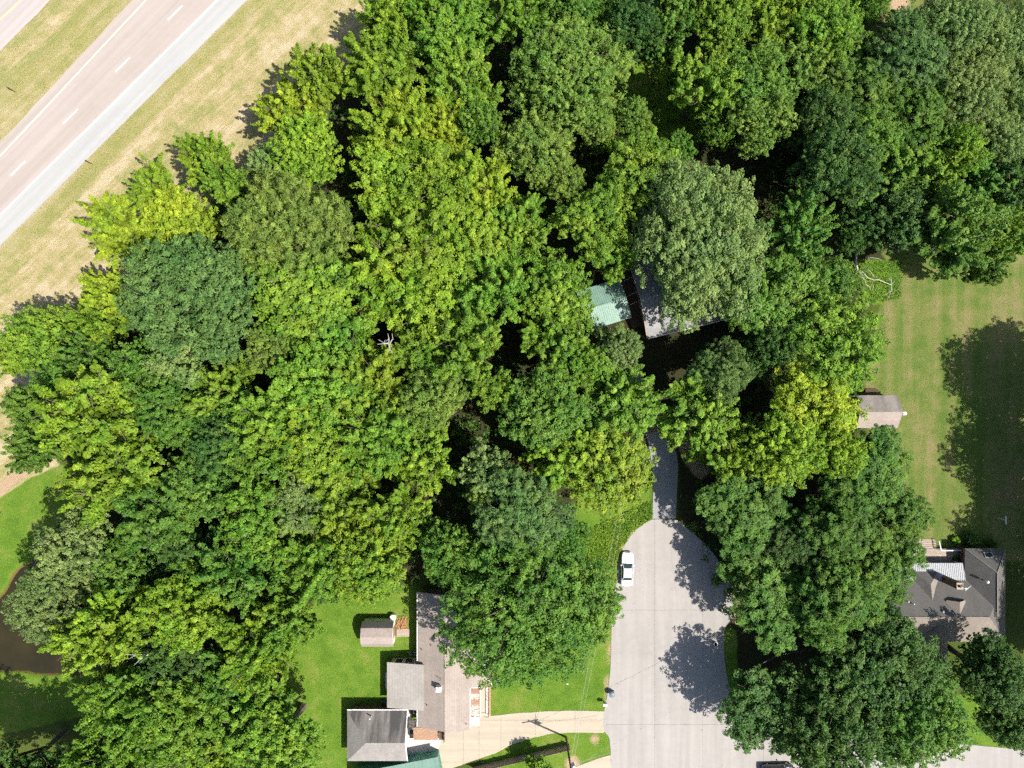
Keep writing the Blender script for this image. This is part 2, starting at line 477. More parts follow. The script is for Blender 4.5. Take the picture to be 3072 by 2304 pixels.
def make_ground():
    core_x = np.arange(-92, 92.01, .4); core_y = np.arange(-72, 72.01, .4)
    far = np.array([1, 3, 8, 20, 60, 200, 600, 1500.])
    gx = np.concatenate([-92 - far[::-1], core_x, 92 + far]); gy = np.concatenate([-72 - far[::-1], core_y, 72 + far])
    X, Y = np.meshgrid(gx, gy)
    masks = {}
    for nm, polys, n in (('verge', VERGE, 4), ('vgreen', VGREEN, 7), ('lawn', LAWN, 3), ('dry', DRY, 4), ('dirt', DIRT, 4), ('floor', FLOOR, 6)):
        a = np.zeros(X.shape)
        for p in polys: a[inside(X, Y, p)] = 1
        masks[nm] = blur(a, n)
    basin = np.zeros(X.shape); basin[inside(X, Y, POND)] = 1
    basin = blur(basin, 4)
    Z = -1.1 * np.clip(basin * 1.6 - .3, 0, 1)
    me = bpy.data.meshes.new('ground')
    ny, nx = X.shape
    nv = nx * ny
    me.vertices.add(nv)
    me.vertices.foreach_set('co', np.stack([X, Y, Z], -1).reshape(-1).astype(np.float32))
    i = np.arange(ny - 1)[:, None] * nx + np.arange(nx - 1)[None, :]
    q = np.stack([i, i + 1, i + nx + 1, i + nx], -1).reshape(-1, 4)
    me.loops.add(q.size); me.loops.foreach_set('vertex_index', q.reshape(-1).astype(np.int32))
    me.polygons.add(len(q))
    me.polygons.foreach_set('loop_start', np.arange(0, q.size, 4, dtype=np.int32))
    me.polygons.foreach_set('use_smooth', np.ones(len(q), bool))
    masks['mud'] = blur(np.clip(basin * 1.8, 0, 1), 3)
    for nm, a in masks.items():
        at = me.attributes.new(nm, 'FLOAT', 'POINT')
        at.data.foreach_set('value', a.reshape(-1).astype(np.float32))
    me.update(calc_edges=True)
    m, nt, b = new_mat('ground_cover')
    v = coords(nt)
    n_big = noise(nt, v, .07, 5, .6); n_mid = noise(nt, v, .45, 5, .65); n_fine = noise(nt, v, 4.5, 4, .7); n_vf = noise(nt, v, 17, 2, .6)
    def region(nm, soft=.22):
        at = N(nt, 'ShaderNodeAttribute'); at.attribute_name = nm
        br = math_(nt, 'MULTIPLY', math_(nt, 'SUBTRACT', math_(nt, 'ADD', math_(nt, 'MULTIPLY', n_mid, .6), math_(nt, 'MULTIPLY', n_fine, .4)), .5), 1.3)
        r = ramp(nt, [(.5 - soft, 0.0), (.5 + soft, 1.0)])
        nt.links.new(math_(nt, 'ADD', at.outputs['Fac'], br), r.inputs[0])
        return r.outputs[0]
    def two(fac, lo, hi, a, c):
        r = ramp(nt, [(lo, a), (hi, c)]); nt.links.new(fac, r.inputs[0]); return r.outputs[0]
    grain = math_(nt, 'ADD', math_(nt, 'MULTIPLY', n_fine, .6), math_(nt, 'MULTIPLY', n_vf, .4))
    # rough meadow as the base cover
    col = two(n_big, .4, .6, (.055, .085, .016), (.085, .105, .022))
    col = mix(nt, .5, col, two(grain, .35, .65, (.03, .05, .01), (.11, .14, .03)))
    # forest floor
    fl = two(n_mid, .38, .62, (.045, .034, .02), (.03, .05, .014))
    fl = mix(nt, .45, fl, two(grain, .35, .65, (.014, .016, .008), (.075, .065, .03)))
    col = mix(nt, region('floor'), col, fl)
    # mown roadside verge: straw and green in long swaths along the highway
    stv = coords(nt, (.40, .03, .5), (0, 0, math.radians(45)))
    st = noise(nt, stv, 1.0, 6, .62)
    st2 = noise(nt, coords(nt, (1.8, .10, 1), (0, 0, math.radians(52))), 1.0, 4, .6)
    sw = math_(nt, 'ADD', math_(nt, 'MULTIPLY', st, .5), math_(nt, 'ADD', math_(nt, 'MULTIPLY', n_mid, .35), math_(nt, 'MULTIPLY', st2, .15)))
    sw = math_(nt, 'ADD', math_(nt, 'MULTIPLY', math_(nt, 'SUBTRACT', sw, .5), 3.8), .5)
    ve = ramp(nt, [(.24, (.20, .215, .055)), (.40, (.30, .265, .10)), (.54, (.37, .295, .145)), (.74, (.47, .385, .25))]); nt.links.new(sw, ve.inputs[0])
    vc = mix(nt, .3, ve.outputs[0], two(grain, .36, .64, (.15, .14, .045), (.56, .47, .30)))
    vg = two(grain, .33, .67, (.13, .15, .03), (.30, .29, .09))
    vc = mix(nt, math_(nt, 'MULTIPLY', region('vgreen', .35), .5), vc, vg)
    col = mix(nt, region('verge'), col, vc)
    # watered lawn
    lawn_n = math_(nt, 'ADD', math_(nt, 'MULTIPLY', n_mid, .6), math_(nt, 'MULTIPLY', n_big, .4))
    lw = ramp(nt, [(.28, (.06, .135, .014)), (.45, (.095, .185, .018)), (.6, (.13, .205, .026)), (.76, (.205, .225, .055))])
    nt.links.new(math_(nt, 'ADD', math_(nt, 'MULTIPLY', math_(nt, 'SUBTRACT', lawn_n, .5), 2.4), .5), lw.inputs[0])
    lc = mix(nt, .4, lw.outputs[0], two(grain, .33, .67, (.055, .115, .012), (.17, .255, .035)))
    col = mix(nt, region('lawn', .14), col, lc)
    # dry mown lawn with mower stripes running north and south
    ds = noise(nt, coords(nt, (.42, .02, 1)), 1.0, 4, .6)
    dq = math_(nt, 'ADD', math_(nt, 'MULTIPLY', ds, .36), math_(nt, 'ADD', math_(nt, 'MULTIPLY', n_mid, .3), math_(nt, 'MULTIPLY', n_big, .34)))
    dr = ramp(nt, [(.36, (.075, .135, .022)), (.5, (.125, .16, .038)), (.66, (.20, .18, .075))]); nt.links.new(math_(nt, 'ADD', math_(nt, 'MULTIPLY', math_(nt, 'SUBTRACT', dq, .5), 2.2), .5), dr.inputs[0])
    dc = mix(nt, .15, dr.outputs[0], two(grain, .33, .67, (.07, .10, .02), (.26, .24, .10)))
    col = mix(nt, region('dry', .16), col, dc)
    # bare soil, pond mud
    col = mix(nt, region('dirt', .18), col, mix(nt, grain, (.26, .17, .10), (.52, .38, .25)))
    col = mix(nt, region('mud', .15), col, two(n_mid, .35, .65, (.09, .055, .02), (.16, .10, .04)))
    nt.links.new(col, b.inputs['Base Color'])
    b.inputs['Roughness'].default_value = .95
    b.inputs['Specular IOR Level'].default_value = .08
    bump(nt, b, math_(nt, 'ADD', math_(nt, 'MULTIPLY', n_fine, .7), math_(nt, 'MULTIPLY', n_vf, .3)), .9, .25)
    me.materials.append(m)
    o = bpy.data.objects.new('ground', me); COL.objects.link(o)
    o['kind'] = 'structure'
make_ground()

# pond water
def make_pond():
    m, nt, b = new_mat('pond_water')
    v = coords(nt)
    n = noise(nt, v, .25, 4, .6)
    r = ramp(nt, [(.3, (.018, .015, .005)), (.7, (.034, .027, .008))]); nt.links.new(n, r.inputs[0])
    nt.links.new(r.outputs[0], b.inputs['Base Color'])
    b.inputs['Roughness'].default_value = .08
    b.inputs['Specular IOR Level'].default_value = .5
    bump(nt, b, noise(nt, v, 3.0, 3, .5), .05, .02)
    mb = MB()
    c = np.mean(np.array(POND), 0)
    poly = [((p[0] - c[0]) * 1.08 + c[0], (p[1] - c[1]) * 1.08 + c[1]) for p in POND]
    mb.prism(poly, -.9, -.38)
    tag(mb.build('pond_water', m), kind='structure')
make_pond()

# ------------------------------------------------------------------ highway
PAINT_W = plain('white_road_paint', (.80, .79, .76), .8, .12, 6)
PAINT_Y = plain('yellow_road_paint', (.74, .60, .22), .8, .15, 6)
PAINT_C = plain('faded_cream_road_paint', (.74, .66, .44), .8, .12, 6)
def band(l0, l1, ext0=-60, ext1=60):
    """area between two lines, each two photograph points, prolonged beyond the frame on both ends"""
    pts = []
    for (a, b), rev in ((l0, False), (l1, True)):
        a, b = P(*a), P(*b)
        d = (b - a).normalized()
        e = [a + d * ext0, a, b, b + d * ext1]
        pts += e[::-1] if rev else e
    return [(p.x, p.y) for p in pts]
ang = math.atan2(653, 646)     # direction of travel in plan
LANES = pavement('highway_concrete', (.36, .308, .275), .07, (1.6, .02, 1), math.radians(45), .0, .1)
SHOULDER = pavement('shoulder_concrete', (.365, .362, .35), .06, (1.2, .03, 1), math.radians(45), .0, .15)
FARLANE = pavement('far_carriageway_concrete', (.37, .33, .31), .08, (1.6, .02, 1), math.radians(45), .0, .2)
L_edge = ((0, 428), (398, 0)); L_yel = ((0, 470), (439, 0)); L_white = ((0, 646), (653, 0)); L_out = ((0, 738), (742, 0))
hw = MB().prism(jitter(band(L_edge, L_white), 2.5, .06), -.3, .05).build('highway', LANES); tag(hw, kind='structure')
def shift(l, d):
    return ((l[0][0] + d, l[0][1] + d), (l[1][0] + d, l[1][1] + d))
MB().prism(band(shift(L_white, -1.4), shift(L_white, 1.6)), -.25, .056).build('edge_line', PAINT_W, hw)
MB().prism(band(shift(L_yel, -1.2), shift(L_yel, 1.2)), -.25, .056).build('edge_line', PAINT_C, hw)
sh = MB().prism(jitter(band(shift(L_white, 1.7), L_out), 1.6, .045), -.3, .047).build('highway_shoulder', SHOULDER); tag(sh, kind='structure')
dash_me = None
for k in range(-4, 7):
    c = P(55 + 156.7 * k, 505 - 155.3 * k)
    d = (P(525, 39) - P(55, 505)).normalized(); nn = Vector((-d.y, d.x, 0))
    if dash_me is None:
        mb = MB().obox((0, 0, 0), d * 1.52, nn * .085, (0, 0, .004)); o = mb.build('lane_dash', PAINT_W, hw); dash_me = o.data
    else:
        o = bpy.data.objects.new('lane_dash', dash_me); COL.objects.link(o); o.parent = hw
    o.location = (c.x, c.y, .054)
far = MB().prism(jitter(band(((0, -420), (-400, 0)), ((0, 155), (150, 0)), -60, 60), 2.2, .12), -.3, .05).build('far_carriageway', FARLANE); tag(far, kind='structure')
MB().prism(band(((0, 57), (62, 0)), ((0, 62), (67, 0))), -.25, .056).build('edge_line', PAINT_Y, far)

# ------------------------------------------------------------------ street, driveways
STREET_M = pavement('street_concrete', (.325, .302, .282), .12, (.9, .045, 1), 0, .45, .75)
JOINT = plain('joint_filler', (.12, .11, .10), .95, .3, 4)
left = [(1408, 1122), (1385, 1135), (1362, 1158), (1345, 1185), (1337, 1215), (1331, 1260), (1326, 1290), (1322, 1330), (1320, 1400), (1318, 1450), (1312, 1500), (1306, 1530), (1303, 1555), (1305, 1578), (1314, 1590), (1318, 1610), (1320, 1659), (1320, 1760)]
right = [(2420, 1640), (2212, 1620), (2130, 1612), (2060, 1606), (1980, 1603), (1900, 1600), (1800, 1592), (1700, 1577), (1640, 1560), (1600, 1530), (1580, 1495), (1568, 1450), (1564, 1400), (1566, 1358), (1580, 1335), (1584, 1310), (1578, 1270), (1560, 1225), (1530, 1182), (1495, 1150), (1462, 1123)]
sl = smooth_path([D(*p) for p in left], n=4) + [tuple(D(2420, 1760).to_2d())] + smooth_path([D(*p) for p in right], n=4)
sl = jitter(sl, .9, .07)
street = MB().prism(sl, -.3, .03).build('street', JOINT); tag(street, kind='structure')
for q in cells(sl, [P(1964, 0).x, P(2108, 0).x, P(2290, 0).x, P(2640, 0).x], [P(0, 2173).y, P(0, 1830).y], .012):
    MB().prism(q, -.2, .05).build('slab', STREET_M, street)

LANE_M = pavement('lane_asphalt', (.27, .27, .275), .12, (1.3, .06, 1), 0, .4, .4)
lane = smooth_path([D(*p) for p in [(1409, 1120), (1411, 1060), (1408, 1000), (1398, 950), (1375, 905), (1345, 860), (1335, 800)]], n=4) + smooth_path([D(*p) for p in [(1385, 800), (1395, 850), (1430, 900), (1452, 950), (1464, 1000), (1462, 1060), (1460, 1120)]], n=4)
tag(MB().prism(jitter(lane, .7, .09), -.3, .04).build('lane', LANE_M), kind='structure')

DRIVE_M = pavement('driveway_concrete', (.40, .345, .265), .10, (.05, 1.0, 1), 0, .7, .5)
def z2(*pts): return [P(1024 + x * .46296, 1536 + y * .46296).to_2d()[:] for x, y in pts]
drive = z2((1702, 1292), (1600, 1287), (1500, 1287), (1300, 1292), (1150, 1302), (1060, 1312), (966, 1320), (964, 1130), (840, 1128), (838, 1390), (672, 1412), (640, 1500), (622, 1560), (618, 1659), (600, 1760), (560, 1780), (700, 1668), (850, 1612), (1000, 1562), (1100, 1507), (1200, 1472), (1350, 1437), (1500, 1428), (1700, 1430), (1716, 1400), (1712, 1340))
drive = jitter(drive, .8, .05)
dv = MB().prism(drive, -.3, .03).build('driveway', JOINT); tag(dv, kind='structure')
for q in cells(drive, [P(1390, 0).x, P(1503, 0).x, P(1606, 0).x, P(1725, 0).x, P(1437, 0).x], [P(0, 2160).y], .012):
    MB().prism(q, -.2, .048).build('slab', DRIVE_M, dv)
drive2 = z2((1745, 1575), (1640, 1605), (1560, 1635), (1500, 1659), (1420, 1720), (1440, 1800), (1750, 1800))
tag(MB().prism(jitter(drive2, .8, .06), -.3, .048).build('neighbour_driveway', DRIVE_M), kind='structure')
COURT = pavement('courtyard_concrete', (.50, .47, .42), .08, None, 0, .3, .3)
def zA(x, y, z=0): return P(1020 + x * .2435, 1900 + y * .2435, z)
court = [zA(*p).to_2d()[:] for p in ((600, 925), (965, 925), (970, 1140), (1290, 1190), (1300, 1340), (1232, 1400), (1225, 1470), (835, 1500), (600, 1400))]
tag(MB().prism(court, -.3, .036).build('courtyard', COURT), kind='structure')
# ------------------------------------------------------------------ trees
def leaf_mesh(name, C, Nn, L, W, tone, droop=.12):
    n = len(C)
    rnd = RNG.normal(size=(n, 3))
    T = np.cross(Nn, rnd); T /= np.linalg.norm(T, axis=1, keepdims=True) + 1e-9
    B = np.cross(Nn, T)
    L = L[:, None]; W = W[:, None]
    v0 = C - T * L * .5
    v1 = C + B * W * .5 - Nn * L * droop
    v2 = C + T * L * .5 - Nn * L * droop * .6
    v3 = C - B * W * .5 - Nn * L * droop
    V = np.stack([v0, v1, v2, v3], 1).reshape(-1).astype(np.float32)
    me = bpy.data.meshes.new(name)
    me.vertices.add(4 * n); me.vertices.foreach_set('co', V)
    me.loops.add(4 * n); me.loops.foreach_set('vertex_index', np.arange(4 * n, dtype=np.int32))
    me.polygons.add(n); me.polygons.foreach_set('loop_start', np.arange(0, 4 * n, 4, dtype=np.int32))
    at = me.attributes.new('tone', 'FLOAT', 'FACE'); at.data.foreach_set('value', tone.astype(np.float32))
    me.update(calc_edges=True)
    me.materials.append(LEAF)
    return me
def unit(a): return a / (np.linalg.norm(a, axis=-1, keepdims=True) + 1e-9)
def clump_leaves(centres, rad, stretch, per, up=.45, jit=.75, lean=None, dome=None):
    """leaves on the shells of small clumps; rad per clump, stretch = vertical elongation"""
    k = len(centres)
    d = unit(RNG.normal(size=(k, per, 3)))
    d[..., 2] = np.where(d[..., 2] < -.35, -d[..., 2], d[..., 2])
    s = (.45 + .55 * RNG.random((k, per, 1)) ** .6)
    off = d * s * rad[:, None, None]
    off[..., 2] *= stretch
    # taper: narrower towards the tip
    tip = np.clip(off[..., 2] / (rad[:, None] * stretch + 1e-6), -1, 1)
    off[..., :2] *= (1 - .5 * np.clip(tip, 0, 1))[..., None]
    if lean is not None: off = off + lean[:, None, :] * off[..., 2:3]
    C = centres[:, None, :] + off
    nn = d * .5 + np.array([0, 0, up]) + RNG.normal(size=d.shape) * jit * .55
    if dome is not None: nn = nn + dome[:, None, :] * .45
    nn = unit(nn)
    return C.reshape(-1, 3), nn.reshape(-1, 3)

class Proto: pass
def make_proto(name, R, H, style, nl, nc, per, leaf, seed, clump=.62, stretch=1.6, flat=.5, lo=.35, bl0=.85, bl1=.45, chain=False):
    global RNG
    RNG = np.random.default_rng(seed)
    zb = H * lo                     # foot of the crown
    ch = H - zb
    # lobes: the big limbs' masses
    lob = []
    for i in range(nl):
        a = i * 2.39996 + RNG.random() * .7
        q = math.sqrt((i + .3) / nl) * .74 * (0.85 + .3 * RNG.random())
        z = zb + ch * (.28 + .36 * (1 - q ** 2) + .17 * (RNG.random() - .5) * 2)
        lr = R * (.33 + .15 * RNG.random()) * (1.12 if q < .4 else 1)
        lob.append((q * R * math.cos(a), q * R * math.sin(a), z, lr, ch * (.34 + .12 * RNG.random())))
    lob = np.array(lob)
    cen = []; rad = []; lean = []; dome = []
    nb = max(5, int(round(nc / nl / 4.0)))
    for i in range(nl):
        lx, ly, lz, lr, lh = lob[i]
        outw = np.array([lx, ly, 0]) / R
        for j in range(nb):
            d = RNG.normal(size=3); d /= np.linalg.norm(d)
            d = d + outw * .55 + np.array([0, 0, .35]); d /= np.linalg.norm(d)
            if d[2] < -.15: d[2] = -d[2] * .6
            bl = bl0 + bl1 * RNG.random()
            steps = ((.42, 1.1), (.62, 1.1), (.80, 1.0), (.95, .82), (1.07, .6)) if chain else tuple((.60 + .45 * RNG.random() ** .7, .75 + .5 * RNG.random()) for _ in range(5))
            for t, rf in steps:
                if not chain:
                    d = RNG.normal(size=3); d /= np.linalg.norm(d)
                    d = d + outw * .45 + np.array([0, 0, .35]); d /= np.linalg.norm(d)
                    if d[2] < -.15: d[2] = -d[2] * .6
                t2 = t * bl
                p = np.array([lx + d[0] * lr * t2, ly + d[1] * lr * t2, lz + d[2] * lh * t2]) + RNG.normal(size=3) * clump * .15
                dd = np.sqrt(((p[0] - lob[:, 0]) / lob[:, 3]) ** 2 + ((p[1] - lob[:, 1]) / lob[:, 3]) ** 2 + ((p[2] - lob[:, 2]) / lob[:, 4]) ** 2)
                dd[i] = 9
                if dd.min() < .55: continue
                if p[2] > H: p[2] = H - RNG.random() * .4
                cen.append(p); dome.append(d); rad.append(clump * rf * (.8 + .45 * RNG.random()))
                lean.append([np.clip(d[0] / max(d[2], .35), -.9, .9) * .75, np.clip(d[1] / max(d[2], .35), -.9, .9) * .75, 0])
    cen = np.array(cen); rad = np.array(rad); lean = np.array(lean); dome = np.array(dome)
    k = len(cen)
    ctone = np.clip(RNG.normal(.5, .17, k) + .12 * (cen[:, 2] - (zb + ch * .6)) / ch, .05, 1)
    if style == 'willow':
        C, nn = clump_leaves(cen, rad, stretch, per, .45, 1.0, lean, dome)
        L = leaf * (1.6 + .9 * RNG.random(len(C))); W = leaf * (.28 + .12 * RNG.random(len(C)))
    elif style == 'pine':
        C, nn = clump_leaves(cen, rad, stretch, per, .5, .9, lean, dome)
        L = leaf * (1.2 + .5 * RNG.random(len(C))); W = leaf * (.34 + .12 * RNG.random(len(C)))
    else:
        C, nn = clump_leaves(cen, rad, stretch, per, .6, .8, lean, dome)
        L = leaf * (.8 + .5 * RNG.random(len(C))); W = L * (.62 + .22 * RNG.random(len(C)))
    tone = np.clip(np.repeat(ctone, per) + RNG.normal(0, .13, len(C)), 0, 1.2)
    # thin inner leaves so that the crown is not hollow
    ni = int(len(C) * .13)
    ii = RNG.integers(nl, size=ni)
    di = unit(RNG.normal(size=(ni, 3))) * RNG.random((ni, 1)) ** .5 * .62
    Ci = lob[ii, :3] + di * np.stack([lob[ii, 3], lob[ii, 3], lob[ii, 4]], 1)
    C = np.concatenate([C, Ci]); nn = np.concatenate([nn, unit(RNG.normal(size=(ni, 3)) + np.array([0, 0, .6]))])
    L = np.concatenate([L, np.full(ni, leaf * 3.0)]); W = np.concatenate([W, np.full(ni, leaf * 2.3)])
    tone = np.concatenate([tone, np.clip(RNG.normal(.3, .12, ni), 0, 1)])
    p = Proto()
    p.R, p.H = R, H
    p.crown = leaf_mesh(name + '_crown', C, nn, L, W, tone)
    # trunk and limbs
    mb = MB()
    tr = .035 * H * (.6 + R / 16)
    bend = RNG.normal(size=2) * .02 * H
    tops = Vector((bend[0], bend[1], H * (lo + .22)))
    mb.tube([(0, 0, -.3), (0, 0, .25), (bend[0] * .3, bend[1] * .3, H * lo * .6), tops, tops + Vector((0, 0, ch * .45))], [tr * 1.35, tr, tr * .8, tr * .5, tr * .12], 7)
    for i in range(min(nl, 12)):
        lx, ly, lz, lr, lh = lob[i]
        st = Vector((bend[0] * .6, bend[1] * .6, H * (lo * .75 + .25 * RNG.random())))
        en = Vector((lx, ly, lz + lh * .55))
        md = st.lerp(en, .5) + Vector((0, 0, -.05 * H)) + Vector(RNG.normal(size=3) * .3)
        mb.tube([st, md, en], [tr * .42, tr * .26, tr * .06], 5, False)
        for j in range(3):
            a2 = RNG.random() * 6.28
            e2 = Vector((lx + lr * .85 * math.cos(a2), ly + lr * .85 * math.sin(a2), lz + lh * (.2 + .6 * RNG.random())))
            s2 = md.lerp(en, .2 + .5 * RNG.random())
            mb.tube([s2, s2.lerp(e2, .55) + Vector((0, 0, .25)), e2], [tr * .17, tr * .1, tr * .03], 4, False)
    me = bpy.data.meshes.new(name + '_trunk')
    me.from_pydata([tuple(q) for q in mb.v], [], mb.f)
    me.materials.append(BARK); me.update()
    p.trunk = me
    return p

PROTO = {}
PROTO['A'] = [make_proto('upright_%d' % s, 5.2, 16, 'broad', 12, 430, 46, .22, 100 + s, .45, 1.35, lo=.33, chain=s % 3 != 2) for s in range(6)]
PROTO['B'] = [make_proto('round_%d' % s, 5.6, 15.5, 'broad', 14, 500, 40, .21, 200 + s, .46, 1.05, lo=.30, bl0=.95, bl1=.15) for s in range(5)]
PROTO['S'] = [make_proto('small_%d' % s, 3.2, 11, 'broad', 7, 190, 48, .2, 300 + s, .38, 1.2, lo=.28) for s in range(3)]
PROTO['W'] = [make_proto('feathery_0', 7.0, 15, 'willow', 18, 800, 50, .25, 400, .50, 1.15, lo=.3, bl0=.95, bl1=.2)]
PROTO['P'] = [make_proto('pine_%d' % s, 4.6, 17, 'pine', 12, 420, 48, .235, 500 + s, .42, .95, lo=.4, bl0=.95, bl1=.15) for s in range(3)]
PROTO['X'] = [make_proto('broad_%d' % s, 9.5, 17, 'broad', 30, 1500, 40, .22, 600 + s, .50, 1.1, lo=.28, bl0=.95, bl1=.18) for s in range(3)]
PROTO['F'] = [make_proto('finegrained_%d' % s, 8.2, 17, 'broad', 24, 1500, 42, .205, 700 + s, .52, 1.05, lo=.26, bl0=.98, bl1=.1) for s in range(2)]
PROTO['R'] = [make_proto('tufted_0', 7.6, 16, 'broad', 22, 1200, 42, .21, 720, .50, 1.05, lo=.28, bl0=.96, bl1=.15)]

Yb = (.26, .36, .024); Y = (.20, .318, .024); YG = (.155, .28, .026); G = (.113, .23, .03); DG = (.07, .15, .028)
BL = (.13, .235, .058); GY = (.188, .27, .078); OL = (.165, .258, .042); WI = (.19, .28, .052); LIME = (.18, .34, .022)
tree_n = 0
def tree(x, y, r, kind, col, label, H=None, name='broadleaf_tree', cat='tree', group=None, squash=1.0, off=None):
    global tree_n
    tree_n += 1
    rg = random.Random(tree_n * 7 + 3)
    pr = PROTO[kind][tree_n % len(PROTO[kind])]
    rm = r * K * M_PX
    if H is None: H = min(19, max(8, 10.0 + rm * .95)) * (.86 + .26 * rg.random())
    zc = .74 * H
    rm *= (1 - zc / CAM_H) * 1.04
    base = D(x, y, zc); base.z = 0
    o = thing(name, label, cat, base, rg.random() * 6.283, group or 'trees of the wood')
    s = rm / pr.R
    o.scale = (s, s * squash, H / pr.H)
    f = (.90 + .2 * rg.random()) * (.82 if kind == 'P' else 1); g = .94 + .12 * rg.random()
    for nm, me in (('trunk', pr.trunk), ('crown', pr.crown)):
        c = bpy.data.objects.new(nm, me); COL.objects.link(c); c.parent = o
        if nm == 'crown': c.color = (col[0] * f * g, col[1] * f, col[2] * f, 1)
    return o

